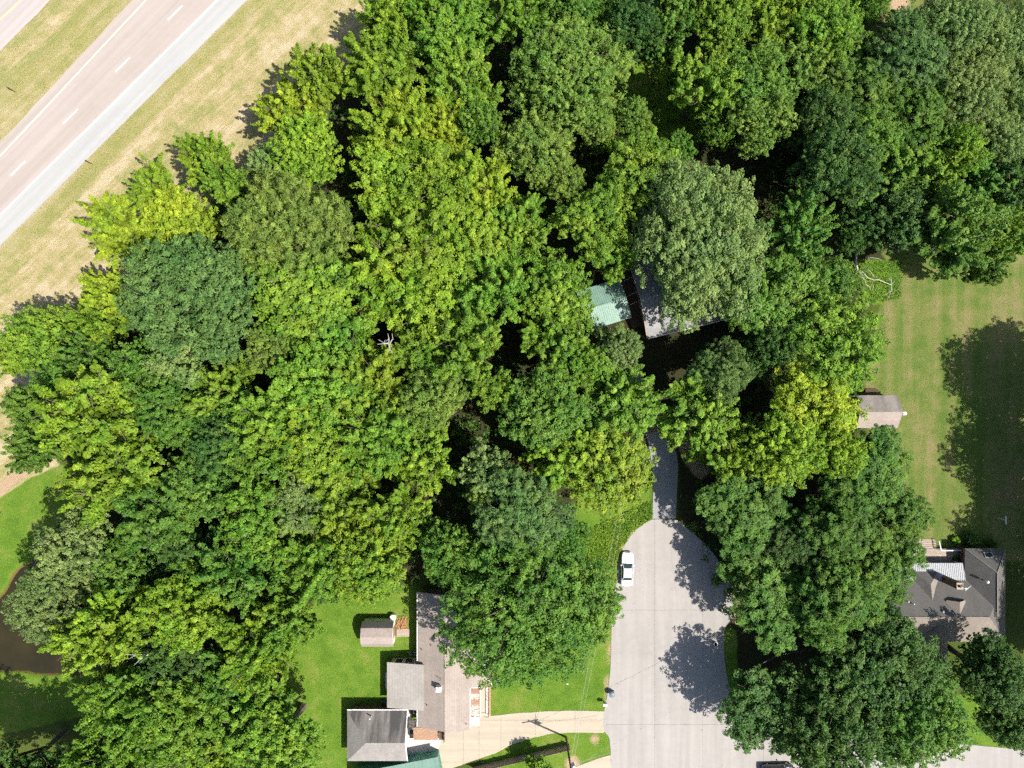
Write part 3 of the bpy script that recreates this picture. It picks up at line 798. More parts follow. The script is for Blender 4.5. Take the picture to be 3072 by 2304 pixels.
HWY = 'trees along the highway edge'
WOOD = 'trees of the wood'
EAST = 'trees of the wood north of the dry lawn'
STR = 'trees around the end of the street'
T = [
 # along the highway, from the top of the picture down
 (835, 45, 62, 'A', Y, 'yellow-green tree at the top edge nearest the straw verge', HWY),
 (905, 15, 45, 'A', YG, 'narrow green tree touching the top edge beside the straw verge', HWY),
 (690, 165, 62, 'A', Y, 'bright tree at the verge just below two tree shadows', HWY),
 (625, 235, 70, 'A', Yb, 'yellowish tree leaning out over the verge with a big round shadow', HWY),
 (665, 320, 75, 'A', Y, 'bright green tree behind the verge, above the feathery olive tree', HWY),
 (450, 345, 62, 'A', Y, 'pointed yellow-green tree jutting into the verge halfway down the highway', HWY),
 (490, 400, 50, 'A', YG, 'mid green tree between the pointed verge tree and the bare bush', HWY),
 (575, 365, 36, 'S', GY, 'small grey-green bush with bare pale twigs at the verge', HWY),
 (330, 410, 60, 'A', Y, 'tree at the verge whose shadow falls in three small lobes', HWY),
 (260, 500, 76, 'A', Yb, 'wide yellow tree nearest the highway shoulder', HWY),
 (390, 480, 76, 'A', Yb, 'yellow tree with a few orange leaves beside the feathery olive tree', HWY),
 (235, 640, 58, 'A', Yb, 'yellow tree between the verge and the round blue-green tree', HWY),
 (215, 700, 50, 'A', Y, 'yellow tree just below left of the round blue-green tree', HWY),
 (95, 725, 68, 'A', YG, 'olive green tree with a wide shadow on the verge', HWY),
 (28, 775, 38, 'A', Y, 'small yellow-green tree cut by the left edge at the verge', HWY),
 (180, 765, 55, 'A', G, 'dark green tree behind the leftmost verge trees', HWY),
 (60, 870, 45, 'S', G, 'small green tree poking into the bare verge at the left edge', HWY),
 (75, 960, 62, 'A', G, 'green tree at the lower end of the straw verge', HWY),
 # left wood
 (615, 490, 122, 'W', WI, 'large feathery olive tree with fine twigs, behind the verge', WOOD),
 (410, 640, 132, 'R', BL, 'large round blue-green tree with evenly tufted crown', WOOD),
 (205, 900, 112, 'A', Y, 'broad yellow-green tree right of the bare left verge', WOOD),
 (230, 1015, 108, 'A', Y, 'broad yellow-green tree above the shadow on the left lawn', WOOD),
 (140, 830, 60, 'A', G, 'deep green tree over the left verge above the broad yellow-green tree', WOOD),
 (385, 775, 64, 'B', GY, 'pale olive rounded tree just below the round blue-green tree', WOOD),
 (300, 800, 60, 'B', G, 'green tree left of the pale olive rounded tree', WOOD),
 (350, 870, 72, 'B', G, 'smooth rounded green tree below the pale olive one', WOOD),
 (475, 845, 74, 'A', YG, 'yellow-tipped tree right of the smooth rounded green tree', WOOD),
 (590, 755, 58, 'B', OL, 'small olive tree beside a dark gap, right of the round blue-green tree', WOOD),
 (665, 625, 112, 'A', YG, 'wide fresh green tree below the feathery olive tree', WOOD),
 (830, 150, 88, 'A', Y, 'yellow-green tree inside the wood near the top edge', WOOD),
 (860, 265, 82, 'A', Yb, 'brightest yellow tree above a small black gap', WOOD),
 (975, 80, 78, 'A', YG, 'green tree near the top edge with long upright boughs', WOOD),
 (1000, 190, 78, 'A', YG, 'green tree left of the big olive oak', WOOD),
 (960, 280, 60, 'A', Yb, 'narrow yellow tree with orange tips above the pale wide tree', WOOD),
 (1035, 270, 45, 'A', G, 'narrow dark green tree hemmed in beside the big olive oak', WOOD),
 (1230, 155, 122, 'X', OL, 'big olive oak near the top edge beside a dark glade', WOOD),
 (1160, 320, 80, 'B', OL, 'olive tree below the big olive oak', WOOD),
 (1275, 250, 60, 'B', OL, 'olive tree on the edge of the dark glade below the big oak', WOOD),
 (1210, 385, 52, 'B', OL, 'lowest small olive tree above the bright lime clearing', WOOD),
 (1110, 40, 62, 'A', YG, 'green tree at the top edge left of the big olive oak', WOOD),
 (1250, 25, 62, 'B', G, 'cool green tree at the top edge beside the dark glade', WOOD),
 (1365, 255, 42, 'B', OL, 'small dark olive tree standing alone in the dark glade', WOOD),
 (850, 385, 92, 'B', Y, 'wide pale yellow-green tree below a small black gap', WOOD),
 (950, 400, 90, 'B', Y, 'wide yellow-green tree with an orange tinge near the middle of the wood', WOOD),
 (1045, 400, 75, 'A', Yb, 'golden tree beside the dark glade left of the olive trees', WOOD),
 (880, 520, 105, 'A', Y, 'yellow-green tree beside a long black gap', WOOD),
 (1000, 520, 92, 'A', Y, 'yellow-green tree left of the pair of horn-shaped boughs', WOOD),
 (1120, 490, 70, 'A', YG, 'tree with horn-shaped boughs beside the dark glade', WOOD),
 (840, 620, 92, 'A', Y, 'bright tree above the pale dead branches', WOOD),
 (950, 640, 92, 'A', Y, 'bright tree right of the pale dead branches', WOOD),
 (1060, 610, 82, 'A', YG, 'green tree left of the lime clearing by the green roof', WOOD),
 (720, 720, 88, 'A', YG, 'green tree left of the pale dead branches', WOOD),
 (690, 830, 100, 'A', YG, 'broad green tree in the middle of the left wood', WOOD),
 (800, 830, 82, 'A', Y, 'bright tree below the pale dead branches', WOOD),
 (1010, 740, 88, 'A', YG, 'green tree above the dark hollow in the wood', WOOD),
 (920, 770, 62, 'A', YG, 'fresh green tree right below the pale dead branches', WOOD),
 (930, 860, 72, 'B', OL, 'sparse tree with a reddish tinge left of the dark hollow', WOOD),
 (1060, 840, 46, 'S', YG, 'small green tree at the upper edge of the dark hollow', WOOD),
 (1200, 640, 78, 'A', YG, 'green tree pressed against the left end of the green roof', WOOD),
 (1195, 735, 72, 'A', YG, 'green tree below left of the green roof', WOOD),
 (1335, 762, 56, 'B', GY, 'pale green tree just below the green roof', WOOD),
 (1250, 780, 58, 'A', YG, 'green tree between the pale green tree and the dark hollow', WOOD),
 (1180, 885, 92, 'B', G, 'cool green tree right of the dark hollow', WOOD),
 (1330, 865, 92, 'A', YG, 'green tree on the left bank of the narrow lane', WOOD),
 (1310, 1000, 96, 'A', Y, 'bright yellow tree above the tall grass beside the lane', WOOD),
 (1215, 990, 78, 'A', Y, 'yellow-green tree between the dark hollow and the bright yellow lane tree', WOOD),
 (1050, 1015, 52, 'S', GY, 'narrow grey-olive tree left of the dark hollow', WOOD),
 (1045, 1075, 40, 'S', OL, 'small dull olive tree above the dark blue-green pine', WOOD),
 (1110, 1025, 28, 'S', Y, 'little bright tree at the foot of the dark hollow', WOOD),
 (590, 900, 80, 'A', YG, 'green tree right of the long black crack in the left wood', WOOD),
 (480, 960, 66, 'A', DG, 'dark tree deep in the left wood beside black gaps', WOOD),
 (400, 920, 58, 'B', G, 'soft green tree right of the broad yellow-green verge tree', WOOD),
 (560, 990, 82, 'A', YG, 'leafy green tree in the middle of the left wood, below the dark tree', WOOD),
 (700, 960, 92, 'A', Y, 'bright tree left of the narrow grey-olive tree', WOOD),
 (820, 950, 85, 'A', YG, 'bright tree above the garden lawn, second row', WOOD),
 (910, 985, 80, 'A', Y, 'tree with rounded tufts left of the narrow grey-olive tree', WOOD),
 (430, 1060, 78, 'A', G, 'green tree above the black pit in the lower left wood', WOOD),
 (340, 1110, 88, 'A', G, 'green tree right of the shadow on the left lawn', WOOD),
 (640, 1085, 66, 'B', GY, 'greyish tree in the middle of the lower left wood', WOOD),
 (570, 1130, 84, 'A', YG, 'green tree right of the black pit in the lower left wood', WOOD),
 (745, 1090, 84, 'A', Y, 'bright tree above the garden lawn, left of the dark oak', WOOD),
 (850, 1120, 74, 'A', Y, 'bright tree hanging over the dark gap beside the dark oak', WOOD),
 (800, 1220, 82, 'A', Y, 'bright tree overhanging the top of the garden lawn', WOOD),
 (690, 1215, 84, 'A', YG, 'green tree above the left corner of the garden lawn', WOOD),
 (520, 1230, 84, 'A', G, 'green tree between the black pit and the garden lawn', WOOD),
 (410, 1200, 62, 'A', DG, 'dark green tree left of the black pit in the lower left wood', WOOD),
 (160, 1185, 80, 'B', GY, 'grey-green tree above the pond, beside the left lawn', WOOD),
 (130, 1290, 92, 'R', GY, 'grey-green tree leaning out over the brown pond', WOOD),
 (260, 1230, 66, 'A', G, 'green tree behind the grey-green pond tree', WOOD),
 (215, 1370, 88, 'A', Y, 'yellow-green tree at the lower end of the brown pond', WOOD),
 (300, 1310, 66, 'A', Y, 'yellow-green tree right of the grey-green pond tree', WOOD),
 (410, 1320, 84, 'A', Y, 'broad yellow-tinged tree in the lower left wood', WOOD),
 (610, 1330, 76, 'A', YG, 'green tree on the left border of the garden lawn', WOOD),
 (560, 1410, 80, 'A', Y, 'yellow-tinged tree left of the garden lawn', WOOD),
 (370, 1430, 78, 'A', DG, 'dark tree with a pale dead branch in the lower left wood', WOOD),
 (470, 1460, 70, 'A', G, 'green tree left of the long black crack near the garden', WOOD),
 (270, 1520, 92, 'A', YG, 'broad green tree below the dark tree with a dead branch', WOOD),
 (400, 1560, 95, 'A', YG, 'broad green tree near the bottom edge of the wood', WOOD),
 (250, 1630, 90, 'A', YG, 'green tree cut by the bottom edge beside the dark corner', WOOD),
 (540, 1530, 88, 'A', YG, 'green tree beside the garden lawn near the garage', WOOD),
 (600, 1610, 92, 'A', YG, 'green tree at the bottom edge beside the garden lawn', WOOD),
 (470, 1640, 70, 'A', Y, 'yellow-green tree at the bottom edge above a black crack', WOOD),
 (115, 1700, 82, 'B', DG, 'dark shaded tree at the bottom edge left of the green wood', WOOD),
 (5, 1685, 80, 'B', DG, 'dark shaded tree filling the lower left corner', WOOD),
 # oak by the house, pines
 (1130, 1110, 92, 'P', BL, 'blue-green pine crowding the top of the dark oak by the house', STR),
 (1070, 1150, 45, 'P', BL, 'smaller blue-green pine left of the large one', STR),
 (965, 1190, 62, 'B', G, 'dark green tree at the north end of the long house', STR),
 (1222, 1165, 50, 'B', G, 'green tree beside the tall roadside grass above the white car', STR),
 (1115, 1320, 168, 'X', G, 'huge dark oak spreading over the long tan roof', STR),
 (1240, 1290, 92, 'B', G, 'dark oak between the huge oak and the street', STR),
 (1292, 1335, 40, 'S', G, 'small oak bough clump reaching the street below the white car', STR),
 # centre, east of the green roof
 (1385, 385, 98, 'B', YG, 'large bright green tree above left of the grey-green oak', STR),
 (1288, 485, 84, 'B', YG, 'green tree above the green roof', STR),
 (1330, 550, 46, 'S', YG, 'small green tree overhanging the back of the green roof', STR),
 (1462, 325, 34, 'S', G, 'green tree at the lower edge of the dark glade', STR),
 (1514, 520, 128, 'F', GY, 'large dense grey-green oak over the grey shingle roof', STR),
 (1730, 500, 82, 'A', G, 'green tree right of the dense grey-green oak', STR),
 (1780, 620, 72, 'B', G, 'dark leafy tree beside the fallen dead tree', STR),
 (1662, 640, 94, 'B', G, 'dark glossy tree right of the grey shingle roof', STR),
 (1800, 740, 100, 'B', YG, 'glossy green tree at the left border of the dry lawn', STR),
 (1680, 750, 62, 'B', DG, 'dark tree behind the shaded yard of the grey roofed house', STR),
 (1550, 800, 58, 'P', BL, 'blue-green bushy tree right of the narrow lane', STR),
 (1600, 785, 34, 'P', BL, 'small pale blue-green tuft tree below the shaded yard', STR),
 (1760, 860, 96, 'B', Yb, 'yellowest tree left of the small tan shed', STR),
 (1690, 960, 78, 'A', Y, 'yellow-green tree right of the lane, below the yellowest tree', STR),
 (1512, 890, 88, 'A', YG, 'green tree on the right bank of the narrow lane', STR),
 (1590, 985, 70, 'A', Y, 'bright tree overhanging the narrow lane above the street end', STR),
 (1800, 970, 62, 'A', Y, 'bright tree below left of the small tan shed', STR),
 (1880, 1020, 88, 'P', G, 'green pine below the small tan shed', STR),
 (1930, 1110, 66, 'P', G, 'green pine at the border of the dry lawn above the deck', STR),
 (1610, 1100, 96, 'P', G, 'soft green pine at the head of the street', STR),
 (1700, 1170, 68, 'P', DG, 'round dark green pine right of the street end', STR),
 (1810, 1130, 82, 'P', G, 'green pine behind the round dark pine', STR),
 (1890, 1210, 82, 'P', G, 'green pine covering the left part of the deck', STR),
 (1672, 1285, 100, 'P', G, 'pine reaching over the orange soil at the street side', STR),
 (1790, 1290, 92, 'P', G, 'green pine left of the dark hip roof', STR),
 (1880, 1330, 60, 'P', DG, 'dark pine touching the corner of the dark hip roof', STR),
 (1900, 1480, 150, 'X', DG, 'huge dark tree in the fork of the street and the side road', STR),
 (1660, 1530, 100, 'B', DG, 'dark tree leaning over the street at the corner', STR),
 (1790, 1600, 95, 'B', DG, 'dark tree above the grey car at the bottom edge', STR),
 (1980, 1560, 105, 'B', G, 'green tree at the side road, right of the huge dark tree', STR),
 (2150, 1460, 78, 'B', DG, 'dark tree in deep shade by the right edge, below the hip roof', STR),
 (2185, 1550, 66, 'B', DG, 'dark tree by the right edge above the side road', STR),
 (215, 1735, 80, 'A', G, 'tree below the bottom edge beside the dark lower left corner, barely in view', WOOD),
 # standing on the far side of the top edge, only their lower boughs in the picture
 (1010, -35, 72, 'A', YG, 'tree at the top edge left of the big olive oak, barely in view', WOOD),
 (1180, -42, 78, 'A', YG, 'tree at the top edge above the big olive oak, barely in view', WOOD),
 (1310, -45, 60, 'B', G, 'tree at the top edge above the dark glade, barely in view', WOOD),
 (1490, -45, 70, 'A', G, 'tree at the top edge above the upright green tree, barely in view', EAST),
 (1610, -45, 66, 'A', YG, 'tree at the top edge in the right wood, barely in view', EAST),
 (1720, -40, 66, 'A', YG, 'tree at the top edge left of the tan clearing, barely in view', EAST),
 (2245, 190, 70, 'F', GY, 'grey-green tree mostly hidden by the right edge', EAST),
 (2250, 360, 66, 'A', G, 'green tree mostly hidden by the right edge above the dry lawn', EAST),
 # right wood
 (1362, 65, 60, 'B', DG, 'very dark tree in the glade at the top edge', EAST),
 (1442, 65, 58, 'A', G, 'green tree at the top edge right of the dark glade', EAST),
 (1560, 45, 66, 'A', YG, 'upright green tree at the top edge in the right wood', EAST),
 (1660, 50, 70, 'A', Y, 'yellow-green tree at the top edge in the right wood', EAST),
 (1522, 185, 80, 'A', YG, 'bright green tree leaning towards the dark glade', EAST),
 (1625, 180, 80, 'B', G, 'cool green tree in the upper right wood, right of the bright one', EAST),
 (1640, 265, 68, 'B', OL, 'sparse olive tree above the dark cleft in the right wood', EAST),
 (1548, 285, 36, 'B', G, 'green tree below the bright tree near the dark cleft', EAST),
 (1775, 70, 76, 'A', YG, 'green tree left of the tan clearing at the top edge', EAST),
 (1730, 150, 68, 'A', OL, 'olive tree in the upper right wood', EAST),
 (1875, 15, 36, 'B', G, 'small cool green tree right beside the tan clearing', EAST),
 (1860, 180, 84, 'P', G, 'cool green tree below the tan clearing', EAST),
 (1960, 130, 84, 'P', BL, 'blue-green tree right of the tan clearing', EAST),
 (2060, 60, 86, 'F', GY, 'grey-green tree at the top edge near the right corner', EAST),
 (2160, 90, 86, 'F', GY, 'grey-green tree in the upper right corner', EAST),
 (2090, 200, 86, 'F', GY, 'grey-green tree below the upper right corner', EAST),
 (2175, 290, 82, 'F', GY, 'grey-green tree at the right edge of the wood', EAST),
 (1975, 240, 80, 'P', G, 'cool green tree in the middle of the right wood', EAST),
 (1780, 260, 70, 'B', DG, 'dark tree right of the sparse olive tree', EAST),
 (1870, 300, 74, 'B', G, 'green tree in the middle of the right wood, below the cool green one', EAST),
 (1800, 360, 92, 'B', DG, 'large dark tree right of the dark cleft', EAST),
 (1900, 400, 76, 'A', G, 'dark green tree above the fallen dead tree', EAST),
 (1990, 360, 84, 'A', YG, 'yellow-green tree in the right wood', EAST),
 (2060, 330, 52, 'A', YG, 'small yellow-green tree left of the grey-green edge tree', EAST),
 (2110, 400, 74, 'A', G, 'green tree near the right edge above the dry lawn', EAST),
 (2190, 410, 66, 'A', DG, 'dark tree cut by the right edge above the dry lawn', EAST),
 (1950, 480, 74, 'A', DG, 'dark tree behind the upper border of the dry lawn', EAST),
 (2060, 495, 96, 'A', G, 'large green tree overhanging the upper border of the dry lawn', EAST),
 (2170, 510, 72, 'A', YG, 'green tree over the upper right corner of the dry lawn', EAST),
 (1850, 490, 50, 'B', DG, 'dark tree just above the fallen dead tree', EAST),
 (2125, 580, 32, 'S', OL, 'small olive tree hanging down onto the dry lawn', EAST),
]
for (x, y, r, kd, col, lab, grp) in T:
    nm = 'pine_tree' if kd == 'P' else ('oak_tree' if 'oak' in lab and kd in 'XFBS' else 'broadleaf_tree')
    lower = {'dark tree leaning over the street at the corner': 12, 'huge dark tree in the fork of the street and the side road': 15.5, 'pine reaching over the orange soil at the street side': 12.5, 'round dark green pine right of the street end': 13, 'dark shaded tree at the bottom edge left of the green wood': 18, 'dark shaded tree filling the lower left corner': 18, 'broad green tree below the dark tree with a dead branch': 20.5, 'yellow-green tree at the lower end of the brown pond': 19.5, 'green tree cut by the bottom edge beside the dark corner': 20.5, 'soft green pine at the head of the street': 12.5, 'bright tree overhanging the narrow lane above the street end': 13.5, 'green tree on the right bank of the narrow lane': 14.0}
    o = tree(x, y, r, kd, col, lab, lower.get(lab), nm, 'tree', grp)
    if 'dense grey-green oak over' in lab:
        o.rotation_euler.z = 0; o.scale.y *= 1.36
# tall trees just outside the frame whose shade lies on the lawn
def outside(X, Y_, r, kd, col, H, label):
    o = tree(1106, 830, r, kd, col, label, H, 'broadleaf_tree', 'tree', 'tall trees that shade the dry lawn')
    o.location = (X, Y_, 0)
outside(81.5, -1.5, 125, 'F', G, 19, 'tall tree outside the frame casting the upper shadow on the dry lawn')
outside(81.5, -14.0, 125, 'F', G, 18, 'tall tree outside the frame casting the middle shadow on the dry lawn')
outside(82.0, -25.0, 115, 'F', G, 18, 'tall tree outside the frame shading the east side of the hip roof')

outside(82.0, -37.0, 105, 'F', G, 18, 'tall tree outside the frame shading the side road corner of the hip roof')

# undergrowth: brush on the forest floor nobody could count
def undergrowth():
    global RNG
    RNG = np.random.default_rng(77)
    pts = []
    x = RNG.uniform(-74, 70, 9000); y = RNG.uniform(-56, 56, 9000)
    ok = inside(x, y, FLOOR[0]) & ~inside(x, y, dp((1225, 545), (1600, 545), (1650, 640), (1600, 800), (1225, 760))) & ~inside(x, y, dp((1300, 780), (1490, 780), (1490, 1130), (1380, 1130)))
    ok &= ~inside(x, y, dp((1270, 60), (1470, 130), (1640, 300), (1640, 420), (1400, 330), (1290, 230))) | (RNG.random(9000) < .2)
    ok &= ~inside(x, y, dp((1540, 1330), (1760, 1330), (1760, 1480), (1540, 1480)))
    ok &= ~inside(x, y, dp((1880, 1150), (2212, 1150), (2212, 1450), (1880, 1450)))
    ok &= ~inside(x, y, dp((1840, 540), (1960, 540), (1960, 660), (1840, 660)))
    x, y = x[ok][:4200], y[ok][:4200]
    k = len(x)
    cen = np.stack([x, y, RNG.uniform(.3, 2.3, k) ** 1.4], 1)
    C, nn = clump_leaves(cen, RNG.uniform(.5, 1.1, k), .8, 26, .5, .8)
    C[:, 2] = np.maximum(C[:, 2], .05)
    L = .34 * (.8 + .5 * RNG.random(len(C)))
    me = leaf_mesh('undergrowth', C, nn, L, L * .7, np.clip(RNG.normal(.4, .2, len(C)), 0, 1))
    o = bpy.data.objects.new('undergrowth', me); COL.objects.link(o)
    o.color = (.075, .16, .022, 1)
    tag(o, 'low leafy brush covering the forest floor', 'undergrowth', None, 'stuff')
undergrowth()
def tall_grass():
    """uncut grass and weeds along the street head and the lawn borders"""
    global RNG
    RNG = np.random.default_rng(31)
    areas = [(dp((1225, 1165), (1408, 1080), (1410, 1118), (1365, 1150), (1335, 1200), (1318, 1280), (1290, 1290)), 9000, (.16, .265, .022)),
             (dp((1840, 565), (1950, 565), (1945, 645), (1880, 655)), 2600, (.13, .245, .022)),
             (dp((1265, 270), (1330, 280), (1320, 330), (1280, 335)), 2200, LIME), (dp((1130, 545), (1180, 545), (1180, 600), (1140, 610)), 1800, LIME)]
    for i, (poly, n, col) in enumerate(areas):
        a = np.array(poly)
        x = RNG.uniform(a[:, 0].min(), a[:, 0].max(), n * 3); y = RNG.uniform(a[:, 1].min(), a[:, 1].max(), n * 3)
        ok = inside(x, y, poly); x, y = x[ok][:n], y[ok][:n]
        k = len(x)
        h = RNG.uniform(.03, .32, k) * (.4 if i == 1 else 1)
        C = np.stack([x, y, h], 1)
        nn = unit(RNG.normal(size=(k, 3)) * .6 + np.array([0, 0, 1.0]))
        me = leaf_mesh('tall_grass', C, nn, RNG.uniform(.25, .5, k), RNG.uniform(.07, .16, k), np.clip(RNG.normal(.55, .2, k), 0, 1))
        o = bpy.data.objects.new('tall_grass', me); COL.objects.link(o); o.color = (*col, 1)
        tag(o, ['uncut bright grass on the bank beside the lane and white car', 'lush grass around the fallen dead tree', 'lime green ground cover in the small sunlit clearing below the olive oak', 'lime green ground cover in the sunlit gap left of the green roof'][i], 'grass', None, 'stuff')
tall_grass()

# shrubs that stand alone
def shrub(p, r, h, col, label, seed, n=26):
    global RNG
    RNG = np.random.default_rng(seed)
    cen = unit(RNG.normal(size=(n, 3))) * np.array([r, r, h * .5]) * .75 * RNG.random((n, 1)) ** .4
    cen[:, 2] += h * .55
    C, nn = clump_leaves(cen, np.full(n, r * .36), 1.0, 40, .5, .8)
    L = .2 * (.8 + .5 * RNG.random(len(C)))
    o = thing('shrub', label, 'shrub', p, 0, 'garden shrubs')
    me = leaf_mesh('shrub_leaves', C, nn, L, L * .7, np.clip(RNG.normal(.5, .2, len(C)), 0, 1.1))
    c = bpy.data.objects.new('foliage', me); COL.objects.link(c); c.parent = o; c.color = (*col, 1)
    mb = MB()
    for k in range(4):
        a = k * 1.7
        mb.tube([(0, 0, -.05), (r * .2 * math.cos(a), r * .2 * math.sin(a), h * .4), (r * .5 * math.cos(a), r * .5 * math.sin(a), h * .75)], [.05, .035, .015], 5)
    b = MB(); b.v = [(q[0] + p[0], q[1] + p[1], q[2] + p[2]) for q in mb.v]; b.f = mb.f
    b.build('stem', BARK, o)
    return o
shrub(P(2861, 1620), .75, 1.0, LIME, 'small lime green shrub at the foot of the deck steps', 1)
shrub(P(2905, 1615), 1.5, 1.6, DG, 'dark shrub beside the north wall of the hip roofed house', 2, 40)
shrub(P(2965, 1628), 1.1, 1.2, DG, 'dark shrub in front of the skylight roof of the hip roofed house', 3)
shrub(P(1245, 2146), .55, .8, LIME, 'small bright plant beside the air conditioner of the tan house', 4, 16)
tree(1163, 1663, 27, 'S', YG, 'small leafy tree behind the wooden fence at the bottom edge', 5.5, 'broadleaf_tree', 'tree', STR)
shrub(P(2858, 1672), .7, 1.3, G, 'potted leafy shrub at the end of the shaded deck', 8, 18)
shrub(P(-8, 1545), .9, 1.6, DG, 'small dark bush cut by the left edge on the bright lawn', 9, 24)

# dead wood
def snag(name, segs, label, base, cat='dead tree'):
    o = thing(name, label, cat, (base[0], base[1], 0))
    first = True
    for pts, r0, r1 in segs:
        n = len(pts)
        MB().tube(pts, [r0 + (r1 - r0) * i / (n - 1) for i in range(n)], 6).build('trunk' if first else 'branch', DEADWOOD, o)
        first = False
    return o
def z8(x, y, z=0): return P(2480 + x * .1447, 680 + y * .1447, z)
segs = [([z8(670, 400, .6), z8(665, 480, .6), z8(615, 600, .7), z8(605, 720, .7), z8(640, 900, .5), z8(720, 1000, .45), z8(760, 1080, .35), z8(800, 1190, .2)], .16, .20),
        ([z8(600, 740, .7), z8(575, 850, .3)], .09, .04),
        ([z8(720, 960, .5), z8(770, 880, .8), z8(790, 830, 1.0)], .09, .05),
        ([z8(740, 800, 1.4), z8(820, 860, 1.2), z8(930, 960, 1.0), z8(1000, 1060, .9)], .05, .03),
        ([z8(750, 940, .6), z8(850, 1060, .8), z8(980, 1105, .9), z8(1080, 1100, .9), z8(1220, 1160, .7), z8(1340, 1210, .5)], .09, .05),
        ([z8(1340, 1210, .5), z8(1345, 1120, .9), z8(1330, 1020, 1.2)], .05, .015),
        ([z8(1330, 1120, .8), z8(1290, 1060, 1.1)], .03, .012),
        ([z8(1350, 1190, .6), z8(1420, 1120, .8)], .035, .012),
        ([z8(1340, 1210, .5), z8(1340, 1320, .5), z8(1310, 1400, .35), z8(1280, 1480, .2)], .045, .012),
        ([z8(1335, 1330, .5), z8(1260, 1390, .35), z8(1160, 1420, .2)], .03, .012),
        ([z8(1345, 1260, .5), z8(1390, 1400, .25)], .025, .01),
        ([z8(800, 1190, .3), z8(900, 1260, .4), z8(920, 1330, .3)], .07, .03),
        ([z8(960, 1180, .5), z8(970, 1260, .4), z8(940, 1340, .2)], .04, .02),
        ([z8(780, 240, .8), z8(960, 250, .9), z8(1140, 320, .9), z8(1210, 390, .8), z8(1330, 430, .7), z8(1470, 460, .6)], .10, .03),
        ([z8(1340, 430, .7), z8(1560, 405, .8), z8(1600, 430, .7)], .035, .012),
        ([z8(960, 240, .9), z8(1080, 180, 1.2), z8(1190, 100, 1.6)], .04, .015),
        ([z8(1460, 470, .6), z8(1490, 540, .4)], .03, .012),
        ([z8(870, 600, .5), z8(880, 710, .3)], .05, .03), ([z8(900, 640, .4), z8(1080, 660, .4), z8(1140, 710, .3)], .04, .02),
        ([z8(500, 360, .5), z8(640, 345, .5), z8(770, 250, .8)], .12, .09)]
snag('fallen_tree', segs, 'bleached fallen dead tree lying in lush grass at the corner of the dry lawn', z8(700, 950), 'fallen tree')
def bare_top(x, y, H, r, n, label, seed):
    rr = random.Random(seed)
    c = D(x, y, H)
    segs = [([Vector((c.x, c.y, -.2)), Vector((c.x, c.y, H * .6)), Vector((c.x, c.y, H - 1.5))], .22, .10)]
    for i in range(n):
        a = rr.random() * 6.28
        z0 = H - 1.5 - rr.random() * 2.2
        p = Vector((c.x, c.y, z0)); d = Vector((math.cos(a), math.sin(a), .35))
        q = p + d * r * (.4 + .3 * rr.random()); e = q + Vector((math.cos(a + rr.uniform(-.7, .7)), math.sin(a + rr.uniform(-.7, .7)), .8)) * r * .5
        segs.append(([p, q, e], .07, .02))
        for _ in range(2):
            f = q + Vector((rr.uniform(-1, 1), rr.uniform(-1, 1), rr.uniform(.1, .8))) * r * .4
            segs.append(([q, f], .035, .012))
    snag('dead_tree', segs, label, (c.x, c.y))
bare_top(832, 740, 15.6, 1.3, 7, 'pale bare dead tree top among bright leaves in the middle of the wood', 3)
bare_top(560, 395, 10.5, 2.1, 9, 'pale bare twigs of a dead bush at the highway verge', 5)
bare_top(305, 1425, 15.5, 2.2, 5, 'bare white dead branch poking out of the lower left wood', 8)
bare_top(935, 865, 12.0, 1.6, 7, 'reddish bare twigs left of the dark hollow in the wood', 12)
# ------------------------------------------------------------------ buildings
WHITE = plain('white_trim_paint', (.78, .77, .74), .6, .08, 4)
BRICK = plain('brown_brick', (.15, .09, .065), .9, .35, 9)
SIDING = plain('tan_siding', (.36, .30, .23), .8, .15, 3, stretch=(.3, .3, 4))
OLIVE = plain('olive_siding', (.27, .24, .15), .8, .15, 3, stretch=(.3, .3, 4))
GLASS = glossy('window_glass', (.03, .04, .055), .08)
DARKWOOD = plain('dark_stained_wood', (.085, .055, .04), .85, .35, 5, stretch=(1, 6, 1))
REDWOOD = plain('red_cedar_boards', (.33, .20, .125), .8, .25, 4, stretch=(.5, 8, 1))
GREYWOOD = plain('weathered_boards', (.33, .27, .22), .9, .3, 4, stretch=(.6, 6, 1))
METAL = plain('galvanised_metal', (.45, .45, .45), .45, .12, 2, metal=.4)
BLACK = plain('black_plastic', (.02, .02, .022), .5, .3, 5)
GREENROOF = plain('green_metal_roofing', (.17, .28, .225), .5, .16, .8, spec=.4)
TEAL = plain('teal_metal_siding', (.06, .24, .17), .5, .15, 1.2, spec=.4)
TAN_SH = shingle('tan_shingles', (.325, .272, .235), .25, (.9, .06, .5), (.20, .165, .145))
PALE_SH = shingle('pale_patch_shingles', (.315, .295, .265), .2, (.5, .5, .5), (.22, .2, .18))
DARK_SH = shingle('algae_streaked_shingles', (.235, .215, .20), .9, (.75, .07, .2), (.055, .052, .05))
GAR_SH = shingle('garage_shingles', (.30, .275, .255), .35, (.6, .2, .3), (.16, .15, .14))
GREY_SH = shingle('shade_side_grey_shingles', (.125, .12, .112), .3, (.4, .4, .4), (.075, .072, .07))  # copy for slopes turned from the sun, their shade put into the colour
GREY_SUN_SH = shingle('sunlit_grey_shingles', (.25, .215, .185), .3, (.4, .4, .4), (.15, .13, .115))  # same hip roof shingles, paler because sunlight is painted into the tone
SLATE_SH = shingle('pale_grey_shingles', (.27, .265, .27), .35, (.5, .5, .5), (.17, .17, .18))
SHED_SH = shingle('shed_shingles', (.34, .285, .255), .3, (.08, .8, .5), (.2, .16, .14))
SHED_DK = shingle('dark_shed_shingles', (.10, .095, .09), .4, (.08, .8, .5), (.05, .05, .045))  # darker copy of the shed shingles, used on the lower north panel

